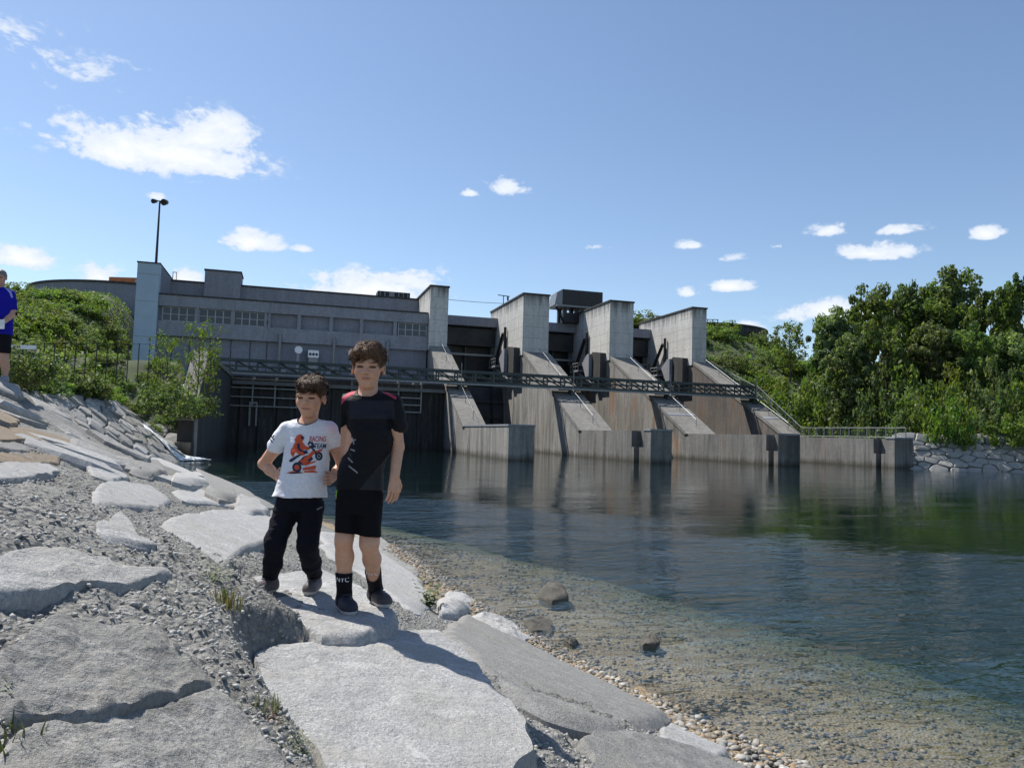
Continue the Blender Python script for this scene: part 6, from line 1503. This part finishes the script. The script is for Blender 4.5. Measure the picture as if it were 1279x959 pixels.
# ---------------------------------------------------------------- the man at the left edge
Ym = 11.6; P = mk(Ym); px = Ym / FPX
gm = float(gz(P(0, 470)[0], Ym)) - .1
T3 = thing('person', 'man in bright blue polo shirt and black shorts at the left edge', 'person', (float(P(-2, 470)[0]), Ym, gm))
lo = P(-45, 500, -.4); hi = P(45, 325, .4); gs = lambda: SDF(lo, hi, .008)
B = gs(); Hh = SDF(P(-25, 375, -.25), P(25, 325, .25), .006); S_ = 19.5 * px; hc = P(0, 346.5, 0); q, Rm = head(B, Hh, hc, S_, yaw=.35, tilt=.15)
nb = P(-1, 360, .04); sL = P(-16, 368, .04); sR = P(13, 369, .03); B.cone(q(0, .1, -.25), nb, .06, .065, .03)
hipc = P(-2, 414, .03); B.loft([(hipc[2] - .1, hipc[0], hipc[1], .15, .12), (nb[2] - .2, nb[0], nb[1], .16, .12), (nb[2] - .04, nb[0], nb[1], .12, .08)], .04); B.cone(sL, nb - dz * .06, .055, .075, .04); B.cone(sR, nb - dz * .06, .055, .075, .04)
eR, wR = P(17, 392, .02), P(3, 403, -.16); eL, wL = P(-20, 392, .02), P(-7, 403, -.16)
for a in ((sR, eR, wR), (sL, eL, wL)): B.path(a, [.058, .047, .035], .02)
hand(B, wR, P(-3, 405, -.2) - wR, (-.3, .8, .3), .19, .5, 1); hand(B, wL, P(1, 406, -.22) - wL, (.3, .8, .3), .19, .5, -1)
fz = gm; hL_, hR_ = P(-8, 424, .03), P(4, 424, .03)
ankles = []
for h_, xo in ((hL_, -10), (hR_, 5)):
    k_ = P(xo, 448, .0); a_ = np.array([P(xo, 470)[0], Ym + .02, float(gz(P(xo, 470)[0], Ym)) - .1 + .08]); B.path([h_, k_], [.09, .06], .03); B.path([k_, k_ + (a_ - k_) * .35 + np.array([0, .02, 0]), a_], [.058, .06, .038], .02); B.cone(a_, a_ + np.array([.02, -.1, -.04]), .038, .03, .02); ankles.append(a_)
part_mesh('body', B, m_skin, T3, face_paint(q, S_, SK), (.48, .28, .2))
hair(Hh, q, Rm, S_, [], rs_); Hh.wrinkle(.003, (60, 60, 60), 3, 2); part_mesh('hair', Hh, m_ghair, T3)
C = gs(); hem = P(-2, 418, .03); C.loft([(hem[2], hem[0], hem[1], .19, .15), (P(0, 395)[2], hem[0] + .01, hem[1] - .02, .185, .16), (nb[2] - .15, nb[0], nb[1], .19, .135), (nb[2] - .03, nb[0], nb[1], .13, .1)], .03)
C.cone(sL + dz * .01, nb - dz * .05, .068, .085, .04); C.cone(sR + dz * .01, nb - dz * .05, .068, .085, .04); C.cone(sL, (sL + eL * 1.5) / 2.5 - dz * .02, .07, .072, .03); C.cone(sR, (sR + eR * 1.5) / 2.5 - dz * .02, .07, .072, .03); C.ell(nb + np.array([0, -.03, .05]), (.07, .08, .07), .01, 's'); C.wrinkle(.008, (7, 7, 10), 3, 3)
def paint_man(V, T):
    x, y = project(V); T[segd(x, y, [(8, 360), (13, 365), (15, 371)]) < 1.2] = (.3, .35, .75); return T
part_mesh('shirt', C, m_cloth, T3, paint_man, (.012, .012, .3))
C = gs(); C.loft([(hem[2] - .12, hem[0], hem[1], .17, .135), (hem[2] + .03, hem[0], hem[1], .175, .14)], .03)
for h_, xo in ((hL_, -10), (hR_, 5)): C.cone(h_, P(xo, 441, .0), .105, .09, .03)
C.cut(P(0, 441), (0, 0, -1)); C.wrinkle(.006, (7, 7, 7), 6, 2); part_mesh('shorts', C, m_cloth, T3, None, (.008, .008, .012))
for a_ in ankles:
    zg = a_[2] - .08; C = SDF(a_ - np.array([.12, .25, .1]), a_ + np.array([.14, .12, .06]), .007); C.cone((a_[0], a_[1] + .02, zg + .05), (a_[0] + .03, a_[1] - .15, zg + .04), .05, .045, .02); C.cone(a_, (a_[0], a_[1], zg + .05), .05, .05, .02); C.cut((0, 0, zg), (0, 0, -1)); part_mesh('shoe', C, m_shoe, T3, None, (.25, .25, .27))
ph = thing('phone', 'small pale phone held by the man in blue', 'phone', tuple(P(1, 404, -.3)))
pc = P(2, 405, -.27); m = MB(); m.wbox(pc[0] - .04, pc[0] + .04, pc[1] - .01, pc[1] + .01, pc[2] - .07, pc[2] + .07); pb = m.build('case', m_white, ph)
m = MB(); m.wbox(pc[0] - .035, pc[0] + .035, pc[1] + .0105, pc[1] + .013, pc[2] - .062, pc[2] + .062); m.build('screen', m_black, ph)
print('SCRIPT', round(time.time() - T0, 1))
